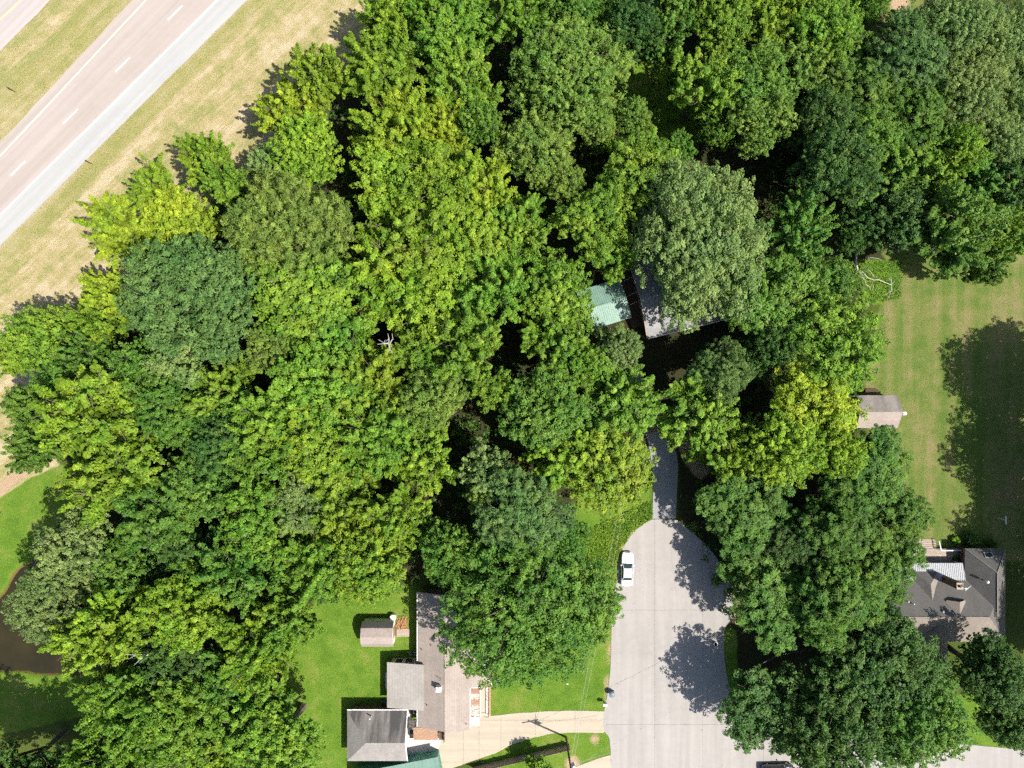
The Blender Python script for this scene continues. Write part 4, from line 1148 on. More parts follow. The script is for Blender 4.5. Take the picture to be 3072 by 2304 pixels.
def ribs(mb, a, b, c, d, step, h=.035, w=.03):
    """standing ribs on a sheet a-b (low edge) d-c (high edge), running from low to high edge"""
    a, b, c, d = [Vector(p) for p in (a, b, c, d)]
    n = max(2, int((b - a).length / step))
    up = (b - a).cross(d - a).normalized()
    if up.z < 0: up = -up
    for i in range(n + 1):
        t = i / n
        p, q = a.lerp(b, t), d.lerp(c, t)
        ax = (b - a).normalized() * w
        mb.obox((p + q) / 2 + up * h * .5, (q - p) / 2, ax, up * h * .5)

def wall_window(parent, c, half_w, half_h, axis, out, name='window'):
    """a window on a wall; axis 'x' or 'y' = direction along the wall; out = outward offset vector"""
    c = Vector(c); out = Vector(out)
    a = Vector((1, 0, 0)) if axis == 'x' else Vector((0, 1, 0))
    f = MB().obox(c, a * half_w, out * .05, (0, 0, half_h)).build(name, WHITE, parent)
    MB().obox(c + out * .03, a * (half_w - .08), out * .035, (0, 0, half_h - .08)).build('pane', GLASS, f)
    return f

# ---- long tan house with extension, garage and courtyard
def tan_house():
    base = P(1340, 1985)
    h = thing('house', 'long tan shingled house under the huge dark oak', 'house', base)
    xw = P(1252.5, 0, 2.7).x; xr = P(1334, 0, 4.3).x; xe = P(1473.5, 0, 2.35).x; xe2 = P(1410, 0, 3.0).x
    yn = P(0, 1776, 2.7).y; ys = P(0, 2183, 3.0).y; yst = P(0, 2058, 2.6).y
    def ze(x): return 4.3 - (x - xr) * (4.3 - 2.35) / (xe - xr)
    w = MB().prism([(xw + .45, yn - .4), (xe - .5, yn - .4), (xe - .5, yst + .4), (xe2 - .45, yst + .4), (xe2 - .45, ys + .4), (xw + .45, ys + .4)], -.2, 2.3)
    wl = w.build('wall', SIDING, h)
    # gable infill under the ridge
    MB().add([(xw + .5, ys + .42, 2.3), (xe2 - .5, ys + .42, 2.3), (xe2 - .5, ys + .42, ze(xe2) - .2), (xr, ys + .42, 4.1), (xw + .5, ys + .42, 2.7)], [(0, 1, 2, 3, 4)]).build('gable', SIDING, h)
    r1 = MB().slab([(xw, yn, 2.7), (xw, ys, 2.7), (xr, ys, 4.3), (xr, yn, 4.3)], .14).build('roof', TAN_SH, h)
    r2 = MB().slab([(xr, yn, 4.302), (xr, ys - .25, 4.302), (xe2, ys - .25, ze(xe2)), (xe2, yst, ze(xe2)), (xe, yst, 2.35), (xe, yn, 2.35)], .14).build('roof', TAN_SH, h)
    MB().tube([(xr, yn, 4.32), (xr, ys, 4.32)], .07, 6).build('ridge_cap', TAN_SH, r1)
    MB().box(xw - .10, xw - .01, yn, P(0, 1984, 2.7).y, 2.5, 2.69).build('gutter', WHITE, h)
    MB().box(xe + .005, xe + .10, yst, P(0, 1900, 2.3).y, 2.16, 2.34).build('gutter', WHITE, h)
    MB().box(xe2 + .005, xe2 + .09, ys, yst - .1, ze(xe2) - .18, ze(xe2) - .02).build('gutter', WHITE, h)
    MB().box(xw - .1, xw - .01, ys, P(0, 2130, 2.7).y, 2.5, 2.69).build('gutter', WHITE, h)
    # vents, fan, pipe on the roof
    for (u, v, z) in ((1265, 1947, 2.95), (1293, 1934, 3.45), (1281, 2114, 3.25), (1398, 2169, 3.25), (1267, 1880, 3.0)):
        c = P(u, v, z)
        MB().tube([(c.x, c.y, z - .2), (c.x, c.y, z + .35)], .06, 8).build('vent_pipe', BLACK, h)
    c = P(1321, 2035, 4.0)
    MB().tube([(c.x, c.y, 3.7), (c.x, c.y, 5.1)], .05, 8).build('flue', METAL, h)
    c = P(1317, 2063, 4.2)
    f = MB().box(c.x - .36, c.x + .36, c.y - .36, c.y + .36, 3.8, 4.95).build('roof_vent', WHITE, h)
    MB().lathe((c.x, c.y, 4.95), [(.34, 0), (.34, .06), (.24, .12), (.05, .16)], 14).build('cap', WHITE, f)
    MB().add([(c.x + .1, c.y - .5, 4.1), (c.x + .7, c.y - .5, 4.1), (c.x + .7, c.y + .5, 4.1), (c.x + .1, c.y + .5, 4.1), (c.x + .1, c.y - .5, 4.42), (c.x + .25, c.y + .5, 4.42)], [(0, 1, 2, 3)]).build('flashing', METAL, f)
    # shed-roofed extension on the west side
    ax0 = P(1161, 0, 2.6).x; ax1 = P(1273, 0, 3.5).x; ay0 = P(0, 1989, 2.9).y; ay1 = P(0, 2126, 2.9).y
    e = MB().box(ax0 + .45, xw + .5, ay1 + .3, ay0 - .35, -.2, 2.45).build('extension_wall', SIDING, h)
    MB().slab([(ax0, ay1, 2.6), (ax1, ay1, 3.62), (ax1, ay0, 3.62), (ax0, ay0, 2.6)], .13).build('extension_roof', PALE_SH, h)
    MB().add([(ax0 + .5, ay0 - .34, 2.45), (ax1 - .1, ay0 - .34, 2.6), (ax1 - .1, ay0 - .34, 3.45)], [(0, 1, 2)]).build('gable', SIDING, h)
    for k in range(3):
        xx = ax0 + 1.6 + k * 1.45
        wall_window(h, (xx, ay0 - .33, 1.35), .6, .85, 'x', (0, 1, 0))
    MB().box(ax0 - .30, ax0 + .44, ay1 + 2.6, ay1 + 4.8, 1.9, 2.0).build('awning', METAL, h)
    for yy in (yn - 2.2, yn - 5.5, yn - 8.2):
        wall_window(h, (xe - .5, yy, 1.35), .7, .6, 'y', (1, 0, 0))
    d = MB().box(xe2 - .46, xe2 - .40, ys + 2.2, ys + 3.2, .05, 2.1).build('door', WHITE, h)
    MB().box(xe2 - .40, xe2 - .34, ys + 2.3, ys + 2.4, 1.0, 1.1).build('handle', METAL, d)
    MB().tube([(xe + .06, yst + .1, 2.2), (xe + .06, yst + .1, .1)], .05, 6).build('downspout', WHITE, h)
tan_house()

def garage():
    x0, x1 = P(1041.5, 0, 2.6).x, P(1221, 0, 2.6).x
    y0, y1 = P(0, 2131, 2.6).y, P(0, 2283, 2.6).y     # north, south
    ym = (y0 + y1) / 2; zr = 4.75; half = (y0 - y1) / 2
    g = thing('garage', 'garage with dark streaked hip roof beside the garden lawn', 'garage', ((x0 + x1) / 2, ym, 0))
    MB().box(x0 + .4, x1 - .35, y1 + .4, y0 - .4, -.2, 2.45).build('wall', BRICK, g)
    ap = (x0 + half * .86, ym, zr)
    MB().slab([(x0, y0, 2.6), ap, (x1, ym, zr), (x1, y0, 2.6)], .14).build('roof', DARK_SH, g)
    MB().slab([(x0, y1, 2.6), (x1, y1, 2.6), (x1, ym, zr), ap], .14).build('roof', GAR_SH, g)
    MB().slab([(x0, y0, 2.6), (x0, y1, 2.6), ap], .14).build('roof', GAR_SH, g)
    MB().add([(x1 - .3, y1 + .4, 2.45), (x1 - .3, y0 - .4, 2.45), (x1 - .3, ym, zr - .2)], [(0, 1, 2)]).build('gable', WHITE, g)
    MB().box(x0 - .02, x1 + .1, y0 + .005, y0 + .11, 2.42, 2.6).build('gutter', WHITE, g)
    for ya, za, yb, zb in ((y0, 2.55, ym, zr - .02), (ym, zr - .02, y1, 2.55)):
        MB().obox(((x1 + .07), (ya + yb) / 2, (za + zb) / 2), (.055, 0, 0), (0, (yb - ya) / 2, (zb - za) / 2), (0, 0, .09)).build('bargeboard', WHITE, g)
    c = P(1112, 2152, 3.4)
    MB().tube([(c.x, c.y, 3.0), (c.x, c.y, 3.95)], .08, 8).build('vent_pipe', WHITE, g)
    d = MB().box(x1 - .36, x1 - .28, y1 + 1.0, y1 + 3.8, .05, 2.15).build('door', WHITE, g)
    for k in range(4): MB().box(x1 - .285, x1 - .25, y1 + 1.05, y1 + 3.75, .1 + k * .51, .56 + k * .51).build('panel', WHITE, d)
garage()

def teal_shed():
    a = zA(1225, 1420).to_2d(); 
    d = (zA(835, 1495).to_2d() - a).normalized(); n = Vector((d.y, -d.x))
    if n.y > 0: n = -n
    L, W, h0 = 12.5, 5.0, 2.75
    def q(s, t, z): p = a + d * s + n * t; return (p.x, p.y, z)
    c = q(L / 2, W / 2, 0)
    o = thing('metal_shed', 'teal green metal outbuilding cut by the bottom edge below the garage', 'shed', c)
    MB().prism([q(.1, .1, 0)[:2], q(L, .1, 0)[:2], q(L, W, 0)[:2], q(.1, W, 0)[:2]], -.2, h0 - .1).build('wall', TEAL, o)
    mb = MB().slab([q(-.15, -.15, h0), q(L, -.15, h0), q(L, W / 2, h0 + .75), q(-.15, W / 2, h0 + .75)], .05)
    ribs(mb, q(-.15, -.15, h0), q(L, -.15, h0), q(L, W / 2, h0 + .75), q(-.15, W / 2, h0 + .75), .6)
    mb.build('roof', GREENROOF, o)
    mb = MB().slab([q(-.15, W + .15, h0), q(L, W + .15, h0), q(L, W / 2, h0 + .75), q(-.15, W / 2, h0 + .75)], .05)
    ribs(mb, q(-.15, W + .15, h0), q(L, W + .15, h0), q(L, W / 2, h0 + .75), q(-.15, W / 2, h0 + .75), .6)
    mb.build('roof', GREENROOF, o)
teal_shed()

def courtyard_things():
    # air conditioner
    c = zA(935, 958, .8); 
    o = thing('air_conditioner', 'dark air conditioner unit in the courtyard of the tan house', 'air conditioner', (c.x, c.y, .03))
    MB().box(c.x - .42, c.x + .42, c.y - .42, c.y + .42, .03, .8).build('casing', METAL, o)
    MB().lathe((c.x, c.y, .8), [(.36, 0), (.36, .03), (.30, .035), (.30, .01), (.1, .012)], 18).build('fan_grille', BLACK, o)
    c = zA(890, 960, .6)
    o = single('storage_box', MB().box(c.x - .28, c.x + .22, c.y - .42, c.y + .42, .03, .6), BLACK, 'black storage box left of the air conditioner', 'box')
    # cedar pergola roof
    x0, x1 = zA(905, 0, 2.3).x, zA(1205, 0, 2.3).x; y0, y1 = zA(0, 1162, 2.3).y, zA(0, 1315, 2.3).y
    o = thing('pergola', 'red cedar board canopy between the garage and the tan house', 'pergola', ((x0 + x1) / 2, (y0 + y1) / 2, .03))
    n = 10
    for k in range(n):
        a = y1 + (y0 - y1) * k / n; b = y1 + (y0 - y1) * (k + 1) / n
        MB().box(x0 + random.uniform(-.03, .03), x1 + random.uniform(-.05, .05), a + .012, b - .012, 2.28, 2.31 + random.uniform(0, .012)).build('board', REDWOOD, o)
    for xx in (x0 + .15, x1 - .15):
        MB().box(xx - .05, xx + .05, y1, y0, 2.12, 2.279).build('beam', DARKWOOD, o)
        for yy in (y1 + .15, y0 - .15): MB().box(xx - .05, xx + .05, yy - .05, yy + .05, .03, 2.119).build('post', DARKWOOD, o)
    # barbecue
    c = zA(878, 1250, .9)
    o = thing('barbecue_grill', 'black barbecue grill beside the cedar canopy', 'grill', (c.x, c.y, .03))
    MB().box(c.x - .28, c.x + .28, c.y - .55, c.y + .55, .45, .85).build('firebox', BLACK, o)
    MB().lathe((c.x, c.y, .85), [(.34, 0), (.30, .15), (.18, .24), (.02, .27)], 14).build('lid', BLACK, o)
    for sx in (-.24, .24):
        for sy in (-.5, .5): MB().box(c.x + sx - .03, c.x + sx + .03, c.y + sy - .03, c.y + sy + .03, .03, .45).build('leg', METAL, o)
    # bench east of the canopy
    c = zA(1250, 1270, .5)
    o = thing('bench', 'dark wooden bench at the driveway end of the cedar canopy', 'bench', (c.x, c.y, .04))
    for k in range(4): MB().box(c.x - .42 + k * .19, c.x - .27 + k * .19, c.y - .55, c.y + .55, .42, .46).build('slat', DARKWOOD, o)
    MB().box(c.x + .36, c.x + .44, c.y - .75, c.y + .6, .04, .95).build('backrest', DARKWOOD, o)
    for sx in (-.36, .30):
        for sy in (-.45, .45): MB().box(c.x + sx - .03, c.x + sx + .03, c.y + sy - .03, c.y + sy + .03, .04, .419).build('leg', DARKWOOD, o)
    # garden bench with blue cushion, east wall
    c = P(1489, 2041, .45)
    o = thing('garden_bench', 'white garden bench with blue cushion beside the front lawn', 'bench', (c.x, c.y, 0))
    MB().box(c.x - .45, c.x + .45, c.y - .25, c.y + .3, .40, .45).build('seat', WHITE, o)
    MB().box(c.x - .45, c.x + .45, c.y - .34, c.y - .27, .3, .95).build('backrest', WHITE, o)
    MB().box(c.x - .05, c.x + .40, c.y - .2, c.y + .28, .455, .55).build('cushion', plain('blue_cloth', (.05, .07, .22), .9, .2, 6), o)
    for sx in (-.4, .4):
        for sy in (-.22, .25): MB().box(c.x + sx - .03, c.x + sx + .03, c.y + sy - .03, c.y + sy + .03, 0, .399).build('leg', WHITE, o)
    # planting beds
    def zP(x, y, z=0): return P(1380 + x * .1356, 1980 + y * .1356, z)
    STONE = plain('white_pebbles', (.62, .58, .52), .9, .4, 8)
    MULCH = plain('red_brick_paving', (.34, .21, .15), .9, .3, 9)
    EDGE = plain('orange_brick_edging', (.42, .24, .14), .9, .3, 8)
    def stones(x0, x1, y0, y1, z, n, parent):
        mb = MB(); rr = random.Random(n)
        for _ in range(n):
            p = Vector((rr.uniform(x0 + .06, x1 - .06), rr.uniform(y0 + .06, y1 - .06), z))
            s = rr.uniform(.05, .11)
            mb.lathe(p, [(s * .6, -s * .3), (s, .0), (s * .7, s * .45), (s * .1, s * .6)], 6)
        mb.build('stones', STONE, parent, kind='stuff')
    a, b = zP(240, 605), zP(440, 1250)
    o = thing('planting_bed', 'white edged bed of brick and white stones at the house porch', 'planting bed', ((a.x + b.x) / 2, (a.y + b.y) / 2, .04))
    x0, x1, y1, y0 = a.x, b.x, a.y, b.y
    for (p, q, r, s) in ((x0 - .1, x0, y0, y1), (x0, x1, y1 + .001, y1 + .10), (x1, x1 + .06, y0, y1), (x0, x1, y0 - .06, y0 - .001)):
        MB().box(p, q, r, s, .0, .22).build('edging', WHITE, o)
    MB().box(x0 + .002, x1 - .002, y0, y1, 0, .08).build('soil', MULCH, o)
    for k, (va, vb) in enumerate(((632, 735), (872, 980))):
        pa, pb = zP(245, va), zP(438, vb)
        for i in range(6):
            yy = pb.y + (pa.y - pb.y) * i / 6
            MB().box(x0 + .05, x1 - .05, yy + .01, yy + (pa.y - pb.y) / 6 - .01, .02, .13).build('brick', MULCH, o)
    stones(x0, x1, zP(0, 868).y, zP(0, 740).y, .1, 60, o)
    stones(x0, x1, y0, zP(0, 985).y, .1, 130, o)
    a, b = zP(560, 590), zP(640, 1195)
    o = thing('flower_bed', 'narrow bed of white stones with brick edging along the front lawn', 'planting bed', ((a.x + b.x) / 2, (a.y + b.y) / 2, .04))
    MB().box(a.x, b.x, b.y, a.y, 0, .08).build('soil', GREYWOOD, o)
    stones(a.x, b.x, b.y, a.y, .1, 110, o)
    n = 16
    for i in range(n):
        yy = b.y - .15 + (a.y - b.y + .2) * i / n
        MB().box(b.x + .02, zP(680, 0).x, yy + .01, yy + (a.y - b.y + .2) / n - .01, 0, .17).build('brick', EDGE, o)
    # dark handrail beside the bed
    o = thing('handrail', 'dark metal handrail along the narrow white stone bed', 'railing', (b.x, (a.y + b.y) / 2, .04))
    for yy in (b.y, (a.y + b.y) / 2, a.y): MB().tube([(b.x - .03, yy, .05), (b.x - .03, yy, .95)], .035, 6).build('post', BLACK, o)
    MB().tube([(b.x - .03, b.y, .95), (b.x - .03, a.y, .95)], .04, 6).build('rail', BLACK, o)
    MB().tube([(b.x - .03, b.y, .95), (b.x - .75, b.y, .95)], .04, 6).build('rail', BLACK, o)
    single('porch_step', MB().box(zP(248, 0).x, zP(430, 0).x, zP(0, 1445).y, zP(0, 1262).y, .0, .2), COURT, 'pale concrete step at the foot of the planting bed', 'step')
courtyard_things()

# ---- gambrel garden shed
def gambrel():
    x0 = (1086 - 1536) * M_PX * (1 - 2 / CAM_H); x1 = (1181 - 1536) * M_PX * (1 - 2 / CAM_H)
    yn = P(0, 1864, 2.0).y; ysn = P(0, 1940, 2.0).y
    w = (yn - ysn) / 2; ym = (yn + ysn) / 2
    prof = [(w, 2.0), (w * .62, 2.85), (0, 3.35), (-w * .62, 2.85), (-w, 2.0)]
    o = thing('garden_shed', 'barn shaped garden shed on the bright lawn beside the tan house', 'shed', ((x0 + x1) / 2, ym, 0))
    MB().box(x0 + .12, x1 - .12, ysn + .15, yn - .15, -.1, 2.0).build('wall', WHITE, o)
    for xx in (x0 + .11, x1 - .11):
        MB().add([(xx, ym + a * .93, z - .08) for a, z in prof], [(0, 1, 2, 3, 4)]).build('gable', WHITE, o)
    for i in range(4):
        (a, za), (b, zb) = prof[i], prof[i + 1]
        MB().slab([(x0, ym + a, za), (x1, ym + a, za), (x1, ym + b, zb), (x0, ym + b, zb)], .09).build('roof_panel', SHED_DK if i == 0 else SHED_SH, o)
    d = MB().box(x1 - .11, x1 - .05, ym - .75, ym + .75, .1, 1.95).build('door', REDWOOD, o)
    MB().box(x1 - .05, x1 - .02, ym - .04, ym + .04, .9, 1.1).build('handle', METAL, d)
    a, b = P(1190, 1886), P(1229, 1909)
    r = thing('ramp', 'weathered plank ramp at the door of the barn shaped shed', 'ramp', ((a.x + b.x) / 2, (a.y + b.y) / 2, 0))
    n = 8
    for k in range(n):
        p = a.x + (b.x - a.x) * k / n; q = a.x + (b.x - a.x) * (k + 1) / n
        zt = .22 - .16 * k / n
        MB().box(p + .01, q - .01, b.y, a.y, zt - .05, zt).build('plank', GREYWOOD, r)
    for yy in (a.y - .1, b.y + .1): MB().add([(a.x, yy - .04, 0), (b.x, yy - .04, 0), (b.x, yy - .04, .02), (a.x, yy - .04, .165), (a.x, yy + .04, 0), (b.x, yy + .04, 0), (b.x, yy + .04, .02), (a.x, yy + .04, .165)], [(0, 1, 2, 3), (7, 6, 5, 4), (3, 2, 6, 7)]).build('runner', GREYWOOD, r)
    c = P(1178, 1853, .8)
    o = thing('water_drum', 'white drum behind the barn shaped shed', 'drum', (c.x, c.y, 0))
    MB().lathe((c.x, c.y, 0), [(.40, 0), (.46, .1), (.48, .5), (.46, .95), (.42, 1.0)], 18).build('barrel', WHITE, o, True)
    MB().lathe((c.x, c.y, 1.0), [(.40, 0), (.38, .05), (.1, .07)], 18).build('lid', WHITE, o)
    # brush pile
    c = P(1206, 1866)
    rr = random.Random(4)
    o = thing('brush_pile', 'heap of reddish cut branches beside the barn shaped shed', 'brush pile', (c.x, c.y, 0))
    RED = plain('red_dry_twigs', (.46, .21, .12), .9, .4, 6)
    for k in range(70):
        a = rr.uniform(-.9, .9) + math.pi / 2; L = rr.uniform(.5, 1.2)
        p = c + Vector((rr.uniform(-.75, .75), rr.uniform(-.9, .7), rr.uniform(.05, .45)))
        d = Vector((math.cos(a), math.sin(a), rr.uniform(-.15, .15))) * L * .5
        if k < 34: MB().tube([p - d, p + d], rr.uniform(.025, .05), 5).build('branch', RED, o)
        else:
            if k == 34: tw = MB()
            tw.tube([p - d * .7, p + d * .7], .015, 4)
    tw.build('twigs', RED, o, kind='stuff')
    # ladder in the shade of the house
    o = thing('ladder', 'metal ladder lying on the grass against the tan house wall', 'ladder', P(1238, 1960))
    a, b = P(1227, 1956), P(1250, 1956)
    for dv_ in (0, .42):
        MB().box(a.x, b.x, a.y - dv_ - .03, a.y - dv_ + .03, .08, .16).build('rail', METAL, o)
    for k in range(5):
        xx = a.x + .1 + k * .24
        MB().tube([(xx, a.y - .39, .12), (xx, a.y - .03, .12)], .02, 6).build('rung', METAL, o)
    c = zA(530, 862, .8)
    o = thing('water_butt', 'blue-grey barrel between the garage and the extension', 'barrel', (c.x, c.y, 0))
    MB().lathe((c.x, c.y, 0), [(.28, 0), (.33, .3), (.33, .6), (.28, .9)], 14).build('barrel', plain('blue_grey_plastic', (.09, .13, .17), .5, .2, 4), o, True)
    MB().lathe((c.x, c.y, .9), [(.29, 0), (.27, .04), (.05, .05)], 14).build('lid', BLACK, o)
gambrel()

# ---- tan shed on the dry lawn
def lawn_shed():
    ze_, zr = 2.3, 3.5
    x0, x1 = P(2572, 0, 2.6).x, P(2697, 0, 2.6).x
    yn = P(0, 1186, ze_).y; ysn = P(0, 1284, ze_).y; ym = (yn + ysn) / 2
    o = thing('garden_shed', 'tan shed with olive walls on the dry lawn', 'shed', ((x0 + x1) / 2, ym, 0))
    MB().box(x0 + .2, x1 - .25, ysn + .25, yn - .25, -.1, 2.2).build('wall', OLIVE, o)
    for xx in (x0 + .19, x1 - .24):
        MB().add([(xx, ysn + .27, 2.2), (xx, yn - .27, 2.2), (xx, ym, zr - .15)], [(0, 1, 2)]).build('gable', OLIVE, o)
    MB().slab([(x0, yn, ze_), (x1 - .05, yn, ze_), (x1 + .12, ym, zr), (x0, ym, zr)], .1).build('roof', shingle('stained_tan_shingles', (.27, .24, .215), .7, (.6, .25, .3), (.12, .11, .10)), o)
    MB().slab([(x0, ysn, ze_), (x1 - .05, ysn, ze_), (x1 + .12, ym, zr), (x0, ym, zr)], .1).build('roof', SHED_SH, o)
    d = MB().box(x0 + .12, x0 + .19, ym - .9, ym + .6, .1, 2.0).build('door', OLIVE, o)
    MB().box(x0 + .08, x0 + .12, ym - .1, ym, 1.0, 1.15).build('handle', METAL, d)
    c = P(2615, 1172, .3)
    b = thing('bench', 'dark wooden bench against the north wall of the tan shed', 'bench', (c.x, c.y, 0))
    for k in range(3): MB().box(c.x - 1.0, c.x + 1.0, c.y - .25 + k * .17, c.y - .11 + k * .17, .42, .46).build('slat', DARKWOOD, b)
    for sx in (-.85, .85): MB().box(c.x + sx - .05, c.x + sx + .05, c.y - .22, c.y + .2, 0, .419).build('leg', DARKWOOD, b)
    c = P(2712, 1240, 1.6)
    b = thing('bird_feeder', 'white bird feeder on a pole beside the tan shed', 'bird feeder', (c.x, c.y, 0))
    MB().tube([(c.x, c.y, 0), (c.x, c.y, 1.6)], .03, 6).build('pole', METAL, b)
    MB().box(c.x - .18, c.x + .18, c.y - .18, c.y + .18, 1.6, 1.8).build('box', WHITE, b)
    MB().add([(c.x - .24, c.y - .24, 1.8), (c.x + .24, c.y - .24, 1.8), (c.x + .24, c.y + .24, 1.8), (c.x - .24, c.y + .24, 1.8), (c.x - .24, c.y, 1.98), (c.x + .24, c.y, 1.98)], [(0, 1, 5, 4), (2, 3, 4, 5), (1, 2, 5), (3, 0, 4)]).build('roof', WHITE, b)
    c = P(2715, 1520)
    single('paving_slab', MB().obox((c.x, c.y, .04), (.42, -.75, 0), (.42, .24, 0), (0, 0, .05)), COURT, 'grey stone slab lying on the dry lawn below the pines', 'slab')
lawn_shed()

# ---- dark hip-roofed house
def hip_house():
    ze_, zr = 2.9, 6.0
    x0, x1, yn, ysn = 51.0, 72.0, -28.4, -37.6
    ym = (yn + ysn) / 2
    h = thing('house', 'dark grey hip roofed house with brick chimney and north deck', 'house', (62, -33, 0))
    MB().box(x0 + .5, x1 - .5, ysn + .5, yn - .5, -.2, 2.75).build('wall', BRICK, h)
    a, b = (x0 + 4.6, ym, zr), (67.6, ym, zr)
    MB().slab([(x0, yn, ze_), a, b, (x1, yn, ze_)], .15).build('roof', GREY_SH, h)
    MB().slab([(x0, ysn, ze_), (x1, ysn, ze_), b, a], .15).build('roof', GREY_SUN_SH, h)
    MB().slab([(x0, yn, ze_), (x0, ysn, ze_), a], .15).build('roof', GREY_SH, h)
    MB().slab([(x1, yn, ze_), b, (x1, ysn, ze_)], .15).build('roof', GREY_SH, h)
    MB().tube([a, b], .09, 6).build('ridge_cap', GREY_SUN_SH, h)
    # east wing
    wx0, wx1, wy = 66.07, 72.02, -24.0
    xm = (wx0 + wx1) / 2; wz = 5.45
    MB().box(wx0 + .45, wx1 - .5, yn - .6, wy - .45, -.2, 2.75).build('wing_wall', BRICK, h)
    ap = (xm, wy - 2.85, wz); en = (xm, -33.2, wz + .01)
    MB().slab([(wx0, wy, ze_), ap, en, (wx0, -33.2, ze_)], .15).build('wing_roof', GREY_SH, h)
    MB().slab([(wx1, wy, ze_), (wx1, -33.2, ze_), en, ap], .15).build('wing_roof', GREY_SH, h)
    n_ = MB().slab([(wx0, wy, ze_), (wx1, wy, ze_), ap], .15).build('wing_roof', GREY_SH, h)
    for p, q in (((wx0, wy, ze_), ap), ((wx1, wy, ze_), ap), (ap, (xm, -32.5, wz))):
        MB().tube([Vector(p) + Vector((0, 0, .02)), Vector(q) + Vector((0, 0, .02))], .07, 6).build('ridge_cap', GREY_SUN_SH, h)
    # skylight on the north hip
    def onp(x, y):       # north hip plane
        t = (wy - y) / 2.85; return ze_ + t * (wz - ze_)
    c = P(2963, 1664, 3.5)
    f = MB().obox((c.x, c.y, onp(0, c.y) + .06), (.6, 0, 0), (0, .32, -.29), (0, .05, .09)).build('skylight', METAL, h)
    MB().obox((c.x, c.y, onp(0, c.y) + .12), (.5, 0, 0), (0, .25, -.225), (0, .05, .07)).build('pane', GLASS, f)
    # north projection with its own small hip roof
    px0, px1 = P(2740, 0, 2.9).x, P(2812, 0, 2.9).x; pm = (px0 + px1) / 2; py = -27.4; pz = 4.25
    MB().slab([(px0, py, ze_ + .02), (pm, py - 1.5, pz), (pm, -31.4, pz + .5), (px0, -29.6, ze_ + .3)], .12).build('porch_roof', GREY_SH, h)
    MB().slab([(px1, py, ze_ + .02), (pm, py - 1.5, pz), (pm, -31.4, pz + .5), (px1, -29.6, ze_ + .3)], .12).build('porch_roof', GREY_SUN_SH, h)
    MB().slab([(px0, py, ze_ + .02), (px1, py, ze_ + .02), (pm, py - 1.5, pz)], .12).build('porch_roof', GREY_SH, h)
    # dormer facing north
    dx, dy = P(2872, 0, 5.2).x, -31.05
    d = MB().add([(dx - 1.2, dy, 4.2), (dx + 1.2, dy, 4.2), (dx + 1.2, dy, 4.95), (dx, dy, 5.72), (dx - 1.2, dy, 4.95)], [(0, 1, 2, 3, 4), (4, 3, 2, 1, 0)]).build('dormer', plain('blue_painted_boards', (.20, .36, .48), .6, .15, 4), h)
    for s in (-1, 1):
        MB().slab([(dx + s * 1.38, dy + .12, 4.86), (dx, dy + .12, 5.8), (dx, dy - 2.0, 5.8), (dx + s * 1.38, dy - .5, 4.86)], .07).build('roof', GREY_SUN_SH, d)
    MB().box(dx - .6, dx + .6, dy + .005, dy + .06, 4.75, 5.2).build('pane', GLASS, d)
    # front gable
    gm = P(2815, 0, 5).x
    MB().slab([(gm - 2.6, -41.2, 2.95), (gm, -41.2, 5.0), (gm, -34.6, 5.0), (gm - 2.6, -37.5, 2.95)], .13).build('porch_roof', GREY_SUN_SH, h)
    MB().slab([(gm + 2.6, -41.2, 2.95), (gm, -41.2, 5.0), (gm, -34.6, 5.0), (gm + 2.6, -37.5, 2.95)], .13).build('porch_roof', GREY_SUN_SH, h)
    MB().box(gm - 2.2, gm + 2.2, -40.8, -37.2, -.2, 2.9).build('porch_wall', BRICK, h)
    # chimney
    c = P(2879, 1758, 6.4)
    ch = MB().box(c.x - .42, c.x + .42, c.y - .42, c.y + .42, 2.5, 6.4).build('chimney', BRICK, h)
    MB().box(c.x - .48, c.x + .48, c.y - .48, c.y + .48, 6.4, 6.5).build('cap', GREYWOOD, ch)
    MB().lathe((c.x - .1, c.y, 6.5), [(.16, 0), (.16, .3), (.1, .36)], 10).build('flue', BLACK, ch)
    an = MB().tube([(c.x + .3, c.y, 6.3), (c.x + .3, c.y, 7.4)], .035, 6)
    for k in range(4): an.tube([(c.x + .3 - .1, c.y - .4 + k * .05, 7.35 - k * .13), (c.x + 1.0, c.y + .3 - k * .12, 7.35 - k * .13)], .03, 5)
    an.build('antenna', WHITE, ch)
    # round vents
    for (u, v, z, r) in ((2963, 1746, 4.9, .2), (2725, 1805, 4.9, .13), (2741, 1812, 5.0, .12), (2829, 1835, 5.4, .12)):
        c = P(u, v, z + .3)
        MB().lathe((c.x, c.y, z - .9), [(.07, 0), (.07, 1.1), (r, 1.15), (r, 1.3), (r * .5, 1.42)], 12).build('roof_vent', WHITE, h)
    # corrugated patio roof
    xa, xb = P(2708, 0, 2.7).x, P(2891, 0, 2.7).x; ya, yb = P(0, 1689, 2.6).y, P(0, 1746, 3.0).y
    mb = MB().slab([(xa, ya, 2.62), (xb, ya, 2.62), (xb, yb, 3.05), (xa, yb, 3.05)], .05)
    ribs(mb, (xa, ya, 2.62), (xb, ya, 2.62), (xb, yb, 3.05), (xa, yb, 3.05), .27, .05, .045)
    pr = mb.build('patio_roof', plain('white_corrugated_sheet', (.30, .31, .33), .45, .14, .9), h)
    for t in (.03, .5, .97): MB().box(xa + (xb - xa) * t - .06, xa + (xb - xa) * t + .06, ya - .25, ya - .13, .6, 2.56).build('post', WHITE, h)
    # deck, steps, rails
    dk = thing('deck', 'weathered wooden deck with white rails behind the dark hip roofed house', 'deck', (P(2790, 0).x, P(0, 1670).y, 0))
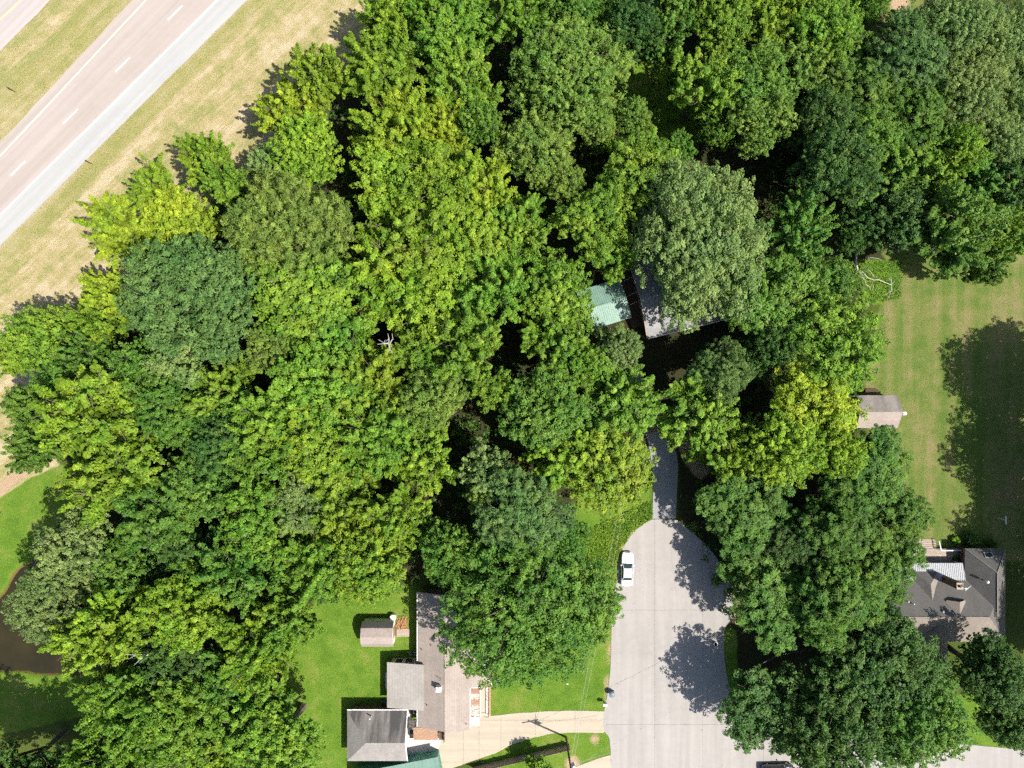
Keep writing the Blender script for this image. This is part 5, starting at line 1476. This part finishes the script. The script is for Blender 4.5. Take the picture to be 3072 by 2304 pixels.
    xa, xb = P(2690, 0, .6).x, P(2884, 0, .6).x; ya, yb = P(0, 1646, .6).y, P(0, 1735, .6).y
    n = 30
    for k in range(n):
        p = ya + (yb - ya) * k / n; q = ya + (yb - ya) * (k + 1) / n
        MB().box(xa, xb + random.uniform(-.03, .03), q + .008, p - .008, .55, .6 + random.uniform(0, .008)).build('board', GREYWOOD, dk)
    MB().box(xa + .05, xb - .05, yb, ya - .05, .1, .545).build('frame', DARKWOOD, dk)
    sx0, sx1 = P(2746, 0, .3).x, P(2808, 0, .3).x
    for k in range(5):
        MB().box(sx0, sx1, ya + .02 + k * .26, ya + .25 + k * .26, .43 - k * .1, .48 - k * .1).build('tread', GREYWOOD, dk)
        MB().box(sx0, sx1, ya + .22 + k * .26, ya + .245 + k * .26, .0, .425 - k * .1).build('riser', DARKWOOD, dk)
    def rail(p, q, z0=.6, z1=1.5, z2=None, z3=None):
        z2 = z0 if z2 is None else z2; z3 = z1 if z3 is None else z3
        p, q = Vector(p), Vector(q)
        d = (q - p).normalized(); nn = Vector((-d.y, d.x))
        f = MB().add([(p.x - nn.x * .06, p.y - nn.y * .06, z1 - .06), (q.x - nn.x * .06, q.y - nn.y * .06, z3 - .06), (q.x + nn.x * .06, q.y + nn.y * .06, z3 - .06), (p.x + nn.x * .06, p.y + nn.y * .06, z1 - .06),
                      (p.x - nn.x * .06, p.y - nn.y * .06, z1), (q.x - nn.x * .06, q.y - nn.y * .06, z3), (q.x + nn.x * .06, q.y + nn.y * .06, z3), (p.x + nn.x * .06, p.y + nn.y * .06, z1)],
                     [(3, 2, 1, 0), (4, 5, 6, 7), (0, 1, 5, 4), (1, 2, 6, 5), (2, 3, 7, 6), (3, 0, 4, 7)]).build('handrail', WHITE, dk)
        L = (q - p).length
        m = max(2, int(L / .35))
        for i in range(m + 1):
            c = p.lerp(q, i / m); t = i / m
            MB().box(c.x - .025, c.x + .025, c.y - .025, c.y + .025, z0 + (z2 - z0) * t, z1 + (z3 - z1) * t - .055).build('baluster', WHITE, f)
    rail((xa, ya - .08), (sx0, ya - .08)); rail((sx1, ya - .08), (xb - .3, ya - .08)); rail((xa + .05, ya - .2), (xa + .05, ya - 1.3))
    rail((sx0 - .1, ya + .0), (sx0 - .1, ya + 1.2), .5, 1.45, .05, .95); rail((sx1 + .1, ya + .0), (sx1 + .1, ya + 1.2), .5, 1.45, .05, .95)
    c = P(3013, 1559, 1.6)
    o = thing('clothes_post', 'white post of a clothes line standing on the shaded lawn', 'post', (c.x, c.y, 0))
    b = P(2997, 1555)
    MB().tube([(c.x, c.y, -.1), (c.x, c.y, 1.9)], .05, 8).build('pole', WHITE, o)
    MB().box(c.x - .07, c.x + .07, c.y - .6, c.y + .6, 1.9, 1.98).build('crossbar', WHITE, o)
hip_house()

# ---- green-roofed outbuilding and grey-roofed house in the wood
def rot_frame(a, b):
    a, b = a.to_2d(), b.to_2d()
    d = (b - a).normalized(); n = Vector((-d.y, d.x))
    return a, d, n
def green_hut():
    z0, z1 = 2.6, 3.5
    se = P(1894, 953, z0); nw_dir = (P(1858, 835, z0) - se).to_2d()
    W = nw_dir.length
    n = nw_dir.normalized(); d = Vector((n.y, -n.x))     # d points east
    L = 6.6
    def q(s, t, z): p = se.to_2d() - d * s + n * t; return (p.x, p.y, z)
    o = thing('outbuilding', 'small outbuilding with pale green ribbed metal roof in the wood', 'outbuilding', q(L / 2, W / 2, 0))
    MB().prism([q(.25, .25, 0)[:2], q(L, .25, 0)[:2], q(L, W - .25, 0)[:2], q(.25, W - .25, 0)[:2]], -.2, z0 - .1).build('wall', SIDING, o)
    for e in (0, W):
        mb = MB().slab([q(0, e, z0), q(L, e, z0), q(L, W / 2, z1), q(0, W / 2, z1)], .05)
        ribs(mb, q(0, e, z0), q(L, e, z0), q(L, W / 2, z1), q(0, W / 2, z1), .3, .04, .03)
        mb.build('roof', GREENROOF, o)
    MB().tube([q(0, W / 2, z1 + .02), q(L, W / 2, z1 + .02)], .09, 6).build('ridge_cap', GREENROOF, o)
    MB().add([q(.24, .3, z0 - .1), q(.24, W - .3, z0 - .1), q(.24, W / 2, z1 - .1)], [(0, 1, 2), (2, 1, 0)]).build('gable', SIDING, o)
    # boardwalk between hut and house
    a, b = q(-.15, -1.2, 0), q(-2.4, W + 3.5, 0)
    w = thing('boardwalk', 'dark plank walk between the green roof and the grey shingle roof', 'deck', q(-1.2, W / 2, 0))
    nb = 34; t0, t1 = -1.6, W + 3.2
    for k in range(nb):
        ta = t0 + (t1 - t0) * k / nb + .01; tb = t0 + (t1 - t0) * (k + 1) / nb - .01
        MB().prism([q(-.1, ta, 0)[:2], q(-2.3, ta, 0)[:2], q(-2.3, tb, 0)[:2], q(-.1, tb, 0)[:2]], .2, .3 + random.uniform(0, .01)).build('plank', DARKWOOD, w)
    MB().prism([q(-.2, t0 + .1, 0)[:2], q(-2.2, t0 + .1, 0)[:2], q(-2.2, t1 - .1, 0)[:2], q(-.2, t1 - .1, 0)[:2]], 0, .19).build('frame', DARKWOOD, w)
    for t in (W * .3, W * .52, W * .9):
        MB().tube([q(-.1, t, 2.55), q(-2.4, t + .3, 2.7)], .02, 5).build('string_light_cord', WHITE, w)
green_hut()
def grey_house():
    zE, zR = 3.0, 5.2
    sw = P(1944, 1015, zE); se = P(2160, 962, zE)
    d = (se - sw).to_2d().normalized(); n = Vector((-d.y, d.x))
    L, W = 13.5, 11.6
    def q(s, t, z): p = sw.to_2d() + d * s + n * t; return (p.x, p.y, z)
    o = thing('house', 'house with pale grey shingle roof under the dense grey-green oak', 'house', q(L / 2, W / 2, 0))
    MB().prism([q(.4, .4, 0)[:2], q(L - .4, .4, 0)[:2], q(L - .4, W - .4, 0)[:2], q(.4, W - .4, 0)[:2]], -.2, zE - .15).build('wall', SIDING, o)
    MB().slab([q(0, 0, zE), q(L, 0, zE), q(L, W / 2, zR), q(0, W / 2, zR)], .15).build('roof', SLATE_SH, o)
    MB().slab([q(0, W, zE), q(L, W, zE), q(L, W / 2, zR), q(0, W / 2, zR)], .15).build('roof', SLATE_SH, o)
    for t0, z0_, t1, z1_ in ((0, zE, W / 2, zR), (W, zE, W / 2, zR)):
        MB().slab([q(-.16, t0, z0_), q(-.01, t0, z0_), q(-.01, t1, z1_), q(-.16, t1, z1_)], .18).build('bargeboard', GREYWOOD, o)
    MB().add([q(.41, .4, zE - .15), q(.41, W - .4, zE - .15), q(.41, W / 2, zR - .2)], [(0, 1, 2), (2, 1, 0)]).build('gable', SIDING, o)
    MB().slab([q(0, -.12, zE + .0), q(L, -.12, zE + .0), q(L, -.01, zE + .0), q(0, -.01, zE + .0)], .12).build('gutter', WHITE, o)
    for s, t in ((2.2, 3.3), (7.5, 1.2)):
        z = zE + (zR - zE) * t / (W / 2)
        MB().tube([q(s, t, z - .2), q(s, t, z + .8)], .06, 8).build('vent_pipe', BLACK, o)
    for s in (2.5, 6.0, 9.5):
        p = Vector(q(s, .38, 1.5))
        f = MB().obox(p, (d.x * .7, d.y * .7, 0), (-n.x * .05, -n.y * .05, 0), (0, 0, .6)).build('window', WHITE, o)
        MB().obox(p - Vector((n.x, n.y, 0)) * .03, (d.x * .62, d.y * .62, 0), (-n.x * .035, -n.y * .035, 0), (0, 0, .52)).build('pane', GLASS, f)
grey_house()
# log pile beside the lane
c = P(1955, 1290)
lp = thing('log_pile', 'logs laid beside the upper end of the narrow lane', 'logs', (c.x, c.y, 0))
for k in range(5):
    p = c + Vector((random.uniform(-.4, .4), -.35 + k * .22, .14)); dd = Vector((1.5, .35 + random.uniform(-.1, .1), 0))
    MB().tube([p - dd, p + dd], .11, 8).build('log', plain('log_bark_%d' % k, (.24, .19, .15), .9, .3, 6), lp)

# ------------------------------------------------------------------ fence, poles, wires
def fence():
    def z3(x, y, z=0): return P(1480 + x * .18324, 2000 + y * .18324, z)
    a, b = z3(1235, 1268).to_2d(), z3(-330, 1640).to_2d()
    d = (b - a).normalized(); n = Vector((-d.y, d.x)); L = (b - a).length
    o = thing('fence', 'brown wooden board fence running from the utility pole to the bottom edge', 'fence', (a.x + d.x * L / 2, a.y + d.y * L / 2, 0))
    m = 7
    for k in range(m + 1):
        p = a + d * L * k / m
        MB().obox((p.x, p.y, .95), (d.x * .06, d.y * .06, 0), (n.x * .06, n.y * .06, 0), (0, 0, 1.05)).build('post', REDWOOD, o)
    for k in range(m):
        mb = MB()
        s0, s1 = L * k / m + .07, L * (k + 1) / m - .07
        nb = 15
        for i in range(nb):
            p = a + d * (s0 + (s1 - s0) * (i + .5) / nb)
            mb.obox((p.x + n.x * .03, p.y + n.y * .03, .92 + random.uniform(-.015, .015)), (d.x * (s1 - s0) / nb * .47, d.y * (s1 - s0) / nb * .47, 0), (n.x * .012, n.y * .012, 0), (0, 0, .9))
        for zz in (.4, 1.5):
            p = a + d * (s0 + s1) / 2
            mb.obox((p.x - n.x * .01, p.y - n.y * .01, zz), (d.x * (s1 - s0) / 2, d.y * (s1 - s0) / 2, 0), (n.x * .02, n.y * .02, 0), (0, 0, .045))
        mb.build('fence_boards', GREYWOOD, o, kind='stuff')
fence()
def utility_pole(u, v, H, label, arms=True):
    b = P(u, v)
    o = thing('utility_pole', label, 'utility pole', b)
    MB().tube([b + Vector((0, 0, -.3)), b + Vector((0, 0, H * .5)), b + Vector((0, 0, H))], [.17, .14, .11], 10).build('pole', plain('pole_wood', (.12, .09, .07), .9, .3, 5, stretch=(1, 1, .2)), o)
    if arms:
        MB().obox(b + Vector((0, 0, H - .5)), (1.15, .25, 0), (-.015, .06, 0), (0, 0, .06)).build('crossarm', GREYWOOD, o)
        for t in (-1, -.45, .45, 1):
            MB().lathe(b + Vector((1.1 * t, .24 * t, H - .44)), [(.05, 0), (.07, .08), (.05, .16), (.02, .2)], 8).build('insulator', WHITE, o)
        MB().lathe(b + Vector((.38, .12, H - 2.2)), [(.22, 0), (.25, .1), (.25, .85), (.2, .95), (.05, 1.0)], 14).build('transformer', METAL, o)
        br = b + Vector((0, 0, H - 1.1))
        MB().tube([br, br + Vector((.5, .5, .25)), br + Vector((.75, .75, .25))], .035, 6).build('lamp_bracket', METAL, o)
        for k in range(3): MB().tube([b + Vector((.1, .05, H - 1.9 - k * .3)), b + Vector((.75, .2, H - 1.9 - k * .3))], .03, 6).build('bracket', WHITE, o)
    return b + Vector((0, 0, H))
t1 = utility_pole(1698, 2211, 9.9, 'wooden utility pole with crossarm beside the driveway at the bottom edge')
t2 = utility_pole(2277, 1911, 7.5, 'slim wooden pole in the shade right of the street', False)
WIRE = plain('grey_cable', (.35, .36, .36), .5, .1, 2)
def wire(a, b, sag, label, r=.013):
    a, b = Vector(a), Vector(b)
    pts = [a.lerp(b, i / 14) - Vector((0, 0, sag * 4 * (i / 14) * (1 - i / 14))) for i in range(15)]
    mb = MB().tube(pts, r, 5)
    single('power_line', mb, WIRE, label, 'cable', None, 'overhead cables')
far_p = P(1920, 1300, 9.0)
wire(t1 + Vector((.3, .1, -1.6)), far_p, .6, 'overhead cable over the front lawn, nearer the street', .014)
wire(t1 + Vector((-.1, .0, -1.7)), far_p + Vector((-.8, 0, -.2)), .6, 'overhead cable over the front lawn, nearer the tan house', .014)
wire(t1 + Vector((.3, 0, -1.3)), t2 + Vector((0, 0, -.15)), .5, 'overhead cable crossing the street between the two poles', .014)
wire(t2 + Vector((0, 0, -.2)), (57.0, -36.5, 3.3), .3, 'overhead cable from the slim pole to the dark hip roofed house')
wire(t1 + Vector((.2, .1, -1.8)), P(1890, 2245, 6.5), .3, 'overhead cable running from the utility pole across the lower driveway')

# ------------------------------------------------------------------ street things
def mailbox_and_bins():
    c = P(1836, 2083, .9)
    o = thing('wheelie_bin', 'blue-grey wheeled rubbish bin at the lawn corner by the street', 'bin', (c.x, c.y, .03))
    BG = plain('grey_blue_bin_plastic', (.14, .18, .22), .4, .15, 3)
    MB().add([(c.x + sx * w, c.y + sy * w, z) for z, w in ((.08, .27), (1.0, .36)) for sx, sy in ((-1, -1), (1, -1), (1, 1), (-1, 1))], [(3, 2, 1, 0), (4, 5, 6, 7), (0, 1, 5, 4), (1, 2, 6, 5), (2, 3, 7, 6), (3, 0, 4, 7)]).build('body', BG, o)
    MB().lathe((c.x, c.y, 1.0), [(.42, 0), (.42, .04), (.32, .10), (.05, .14)], 14).build('lid', BG, o, True)
    for s in (-.25, .25): MB().tube([(c.x + .27, c.y + s - .03, .13), (c.x + .27, c.y + s + .03, .13)], .12, 12).build('wheel', BLACK, o)
    c = P(1815, 2114, 1.1)
    o = thing('mailbox', 'white mailbox on a post at the mouth of the tan driveway', 'mailbox', (c.x, c.y, 0))
    MB().box(c.x - .06, c.x + .06, c.y - .06, c.y + .06, -.1, 1.0).build('post', DARKWOOD, o)
    mb = MB(); n = 9
    prof = [(-.2, 1.0), (.2, 1.0), (.2, 1.22)] + [(.2 * math.cos(math.pi * k / n), 1.22 + .15 * math.sin(math.pi * k / n)) for k in range(1, n)] + [(-.2, 1.22)]
    m = len(prof)
    mb.add([(c.x - .3, c.y + a, z) for a, z in prof] + [(c.x + .3, c.y + a, z) for a, z in prof], [tuple(range(m)), tuple(range(2 * m - 1, m - 1, -1))] + [(i, i + m, (i + 1) % m + m, (i + 1) % m) for i in range(m)])
    mb.build('box', WHITE, o)
    MB().box(c.x - .05, c.x + .1, c.y + .205, c.y + .225, 1.2, 1.45).build('flag', plain('red_flag_paint', (.5, .05, .04), .5, .1, 4), o)
    MB().box(c.x - .32, c.x + .32, c.y - .24, c.y + .24, .94, .998).build('shelf', GREYWOOD, o)
    c = P(2147, 1932, .4)
    o = thing('tub', 'small dark tub with white rim standing on the shaded street', 'tub', (c.x, c.y, .05))
    MB().lathe((c.x, c.y, .05), [(.2, 0), (.3, .15), (.3, .45), (.24, .45), (.22, .2), (.05, .18)], 16).build('bowl', BLACK, o)
    MB().lathe((c.x, c.y, .5), [(.33, 0), (.33, .03), (.27, .03), (.27, 0)], 16).build('rim', WHITE, o)
    c = P(2163, 1739, .7)
    o = thing('barrel', 'dark blue barrel in the shade beside the orange soil', 'barrel', (c.x, c.y, 0))
    MB().lathe((c.x, c.y, 0), [(.28, 0), (.32, .3), (.32, .6), (.28, .88)], 14).build('body', plain('dark_blue_plastic', (.02, .05, .12), .4, .2, 4), o, True)
    MB().lathe((c.x, c.y, .88), [(.29, 0), (.27, .04), (.05, .05)], 14).build('lid', BLACK, o)
    c = P(2885, 2137, .3)
    o = thing('yard_lantern', 'small white garden lantern on the grass corner of the side road', 'lantern', (c.x, c.y, 0))
    MB().box(c.x - .16, c.x + .16, c.y - .16, c.y + .16, 0, .4).build('post', WHITE, o)
    MB().lathe((c.x, c.y, .4), [(.22, 0), (.2, .05), (.08, .14), (.02, .16)], 8).build('cap', GREYWOOD, o)
    c = P(1702, 2052)
    single('scrap_paper', MB().add([(c.x - .13, c.y - .05, .05), (c.x + .12, c.y - .07, .03), (c.x + .14, c.y + .06, .06), (c.x, c.y + .09, .10), (c.x - .12, c.y + .05, .05), (c.x - .13, c.y - .05, .02), (c.x + .12, c.y - .07, .005), (c.x + .14, c.y + .06, .02)], [(0, 1, 2, 3, 4), (0, 5, 6, 1), (1, 6, 7, 2)]), WHITE, 'scrap of white paper on the front lawn', 'litter')
    # roadside markers of the highway
    for (u, v, lab) in ((40, 272, 'dark marker post on the median grass of the highway'), (272, 489, 'dark marker post on the verge beside the highway shoulder')):
        b = P(u + 6, v + 4)
        o = thing('marker_post', lab, 'marker post', b, 0, 'highway marker posts')
        MB().box(b.x - .05, b.x + .05, b.y - .03, b.y + .03, -.1, 1.9).build('post', plain('rusty_post_steel', (.09, .05, .035), .8, .2, 5), o)
        MB().box(b.x - .14, b.x + .14, b.y + .032, b.y + .05, 1.2, 1.9).build('plate', METAL, o)
mailbox_and_bins()

# ------------------------------------------------------------------ cars
TYRE = plain('tyre_rubber', (.02, .02, .02), .85, .2, 8)
CHROME = glossy('bright_metal', (.5, .5, .5), .2, .9)
LAMP = glossy('lamp_glass', (.6, .62, .62), .15)
TAIL = glossy('tail_lamp_red', (.35, .02, .02), .2)
CARGLASS = glossy('car_glass', (.035, .06, .06), .06)
def car(name, loc, rz, paint, label, st, roof, hw_low=.78, group=None):
    """front towards local +Y. st: body stations (y, half width, deck height); roof: base y0,y1 / top y0,y1, half widths, heights"""
    o = thing(name, label, 'car', (0, 0, 0), 0, group)
    secs = []
    for (y, w, zd) in st:
        secs.append([(-w * .86, y, .24), (-w, y, .48), (-w * .985, y, min(.72, zd - .06)), (-w * .90, y, zd - .015), (-w * .55, y, zd + .03), (0, y, zd + .045), (w * .55, y, zd + .03), (w * .90, y, zd - .015), (w * .985, y, min(.72, zd - .06)), (w, y, .48), (w * .86, y, .24)])
    n = len(secs[0]); mb = MB()
    fs = []
    for i in range(len(secs) - 1):
        for k in range(n):
            k2 = (k + 1) % n
            fs.append((i * n + k, (i + 1) * n + k, (i + 1) * n + k2, i * n + k2))
    fs += [tuple(range(n)), tuple((len(secs) - 1) * n + k for k in range(n))[::-1]]
    mb.add([p for s in secs for p in s], fs)
    body = mb.build('body', paint, o, True)
    (b0, b1, t0, t1, wb, wt, zb, zt) = roof
    V = [(-wb, b0, zb), (wb, b0, zb), (wb, b1, zb), (-wb, b1, zb), (-wt, t0, zt), (wt, t0, zt), (wt, t1, zt), (-wt, t1, zt)]
    MB().add(V, [(4, 5, 6, 7), (0, 1, 5, 4), (1, 2, 6, 5), (2, 3, 7, 6), (3, 0, 4, 7)]).build('cabin', paint, o)
    ym = (t0 + t1) / 2
    MB().add([(-wt * .98, t0 + .02, zt + .004), (0, t0 - .01, zt + .03), (wt * .98, t0 + .02, zt + .004), (wt, ym, zt + .012), (wt * .98, t1 - .02, zt + .004), (0, t1 + .01, zt + .03), (-wt * .98, t1 - .02, zt + .004), (-wt, ym, zt + .012), (0, ym, zt + .05)], [(0, 1, 8, 7), (1, 2, 3, 8), (8, 3, 4, 5), (7, 8, 5, 6)]).build('roof', paint, o, True)
    def pane(name_, a, b, c, d, inset=.08, off=.012):
        a, b, c, d = [Vector(p) for p in (a, b, c, d)]
        m_ = (a + b + c + d) / 4
        nn = (b - a).cross(d - a).normalized()
        if nn.dot(m_ - Vector((0, ym, .8))) < 0: nn = -nn
        q = [p.lerp(m_, inset) + nn * off for p in (a, b, c, d)]
        MB().add(q + [p - nn * .02 for p in q], [(0, 1, 2, 3), (4, 7, 6, 5), (0, 4, 5, 1), (1, 5, 6, 2), (2, 6, 7, 3), (3, 7, 4, 0)]).build(name_, CARGLASS, o)
    pane('windshield', V[3], V[2], V[6], V[7]); pane('rear_window', V[0], V[1], V[5], V[4])
    for a, b, c, d in ((V[1], V[2], V[6], V[5]), (V[0], V[3], V[7], V[4])):
        a, b, c, d = [Vector(p) for p in (a, b, c, d)]
        mb_, mt = a.lerp(b, .5), d.lerp(c, .5)
        pane('side_window', a, mb_, mt, d, .09); pane('side_window', mb_, b, c, mt, .09)
    L0, L1 = st[0][0], st[-1][0]
    W = max(s[1] for s in st)
    for yy in (L0 + .95, L1 - .92):
        for sx in (-1, 1):
            t = MB().tube([(sx * (W - .22), yy, .33), (sx * (W - .005), yy, .33)], .33, 18).build('wheel', TYRE, o)
            MB().tube([(sx * (W - .02), yy, .33), (sx * (W + .008), yy, .33)], .20, 14).build('rim', CHROME, t)
    for sx in (-1, 1):
        MB().obox((sx * (wb + .14), b1 - .28, zb + .10), (.10, 0, 0), (0, .06, 0), (0, 0, .07)).build('mirror', paint, o)
        MB().obox((sx * st[-2][1] * .72, st[-2][0] + .03, st[-2][2] - .06), (.17, -.04 * sx, 0), (0, .07, 0), (0, 0, .055)).build('headlight', LAMP, o)
        MB().obox((sx * st[1][1] * .74, st[1][0] - .04, st[1][2] - .10), (.17, .03 * sx, 0), (0, .05, 0), (0, 0, .07)).build('tail_light', TAIL, o)
    MB().obox((0, st[-1][0] + .0, .42), (st[-1][1] * .95, 0, 0), (0, .07, 0), (0, 0, .10)).build('bumper', paint, o)
    MB().obox((0, st[0][0] - .0, .44), (st[0][1] * .95, 0, 0), (0, .07, 0), (0, 0, .10)).build('bumper', paint, o)
    MB().obox((0, st[-2][0] + .06, st[-2][2] - .13), (.42, 0, 0), (0, .05, 0), (0, 0, .05)).build('grille', BLACK, o)
    o.location = loc; o.rotation_euler = (0, 0, rz)
    return o
SEDAN = [(-2.46, .70, .74), (-2.38, .82, .86), (-2.0, .90, .95), (-1.4, .915, .97), (.5, .92, .95), (.95, .915, .93), (1.7, .90, .88), (2.2, .85, .80), (2.42, .75, .70), (2.5, .62, .62)]
c = P(1882, 1709, .9)
car('parked_car', (c.x, c.y, .05), math.radians(-1.5), glossy('white_car_paint', (.80, .81, .82), .22, 0, .6), 'white sedan parked beside the tall grass at the street end', SEDAN, (-1.62, .98, -1.02, .28, .80, .60, .945, 1.41))
SUV = [(-2.35, .80, .95), (-2.28, .90, 1.05), (-1.9, .94, 1.10), (-1.2, .95, 1.10), (.7, .95, 1.08), (1.2, .94, 1.05), (1.9, .92, 1.0), (2.25, .86, .92), (2.35, .70, .80)]
c = P(2335, 2316, 1.0)
car('parked_car', (c.x, c.y, .05), math.radians(-88), glossy('dark_grey_car_paint', (.09, .095, .105), .25, .3, .5), 'dark grey car on the side road cut by the bottom edge', SUV, (-2.2, 1.1, -2.0, .35, .86, .68, 1.09, 1.68))
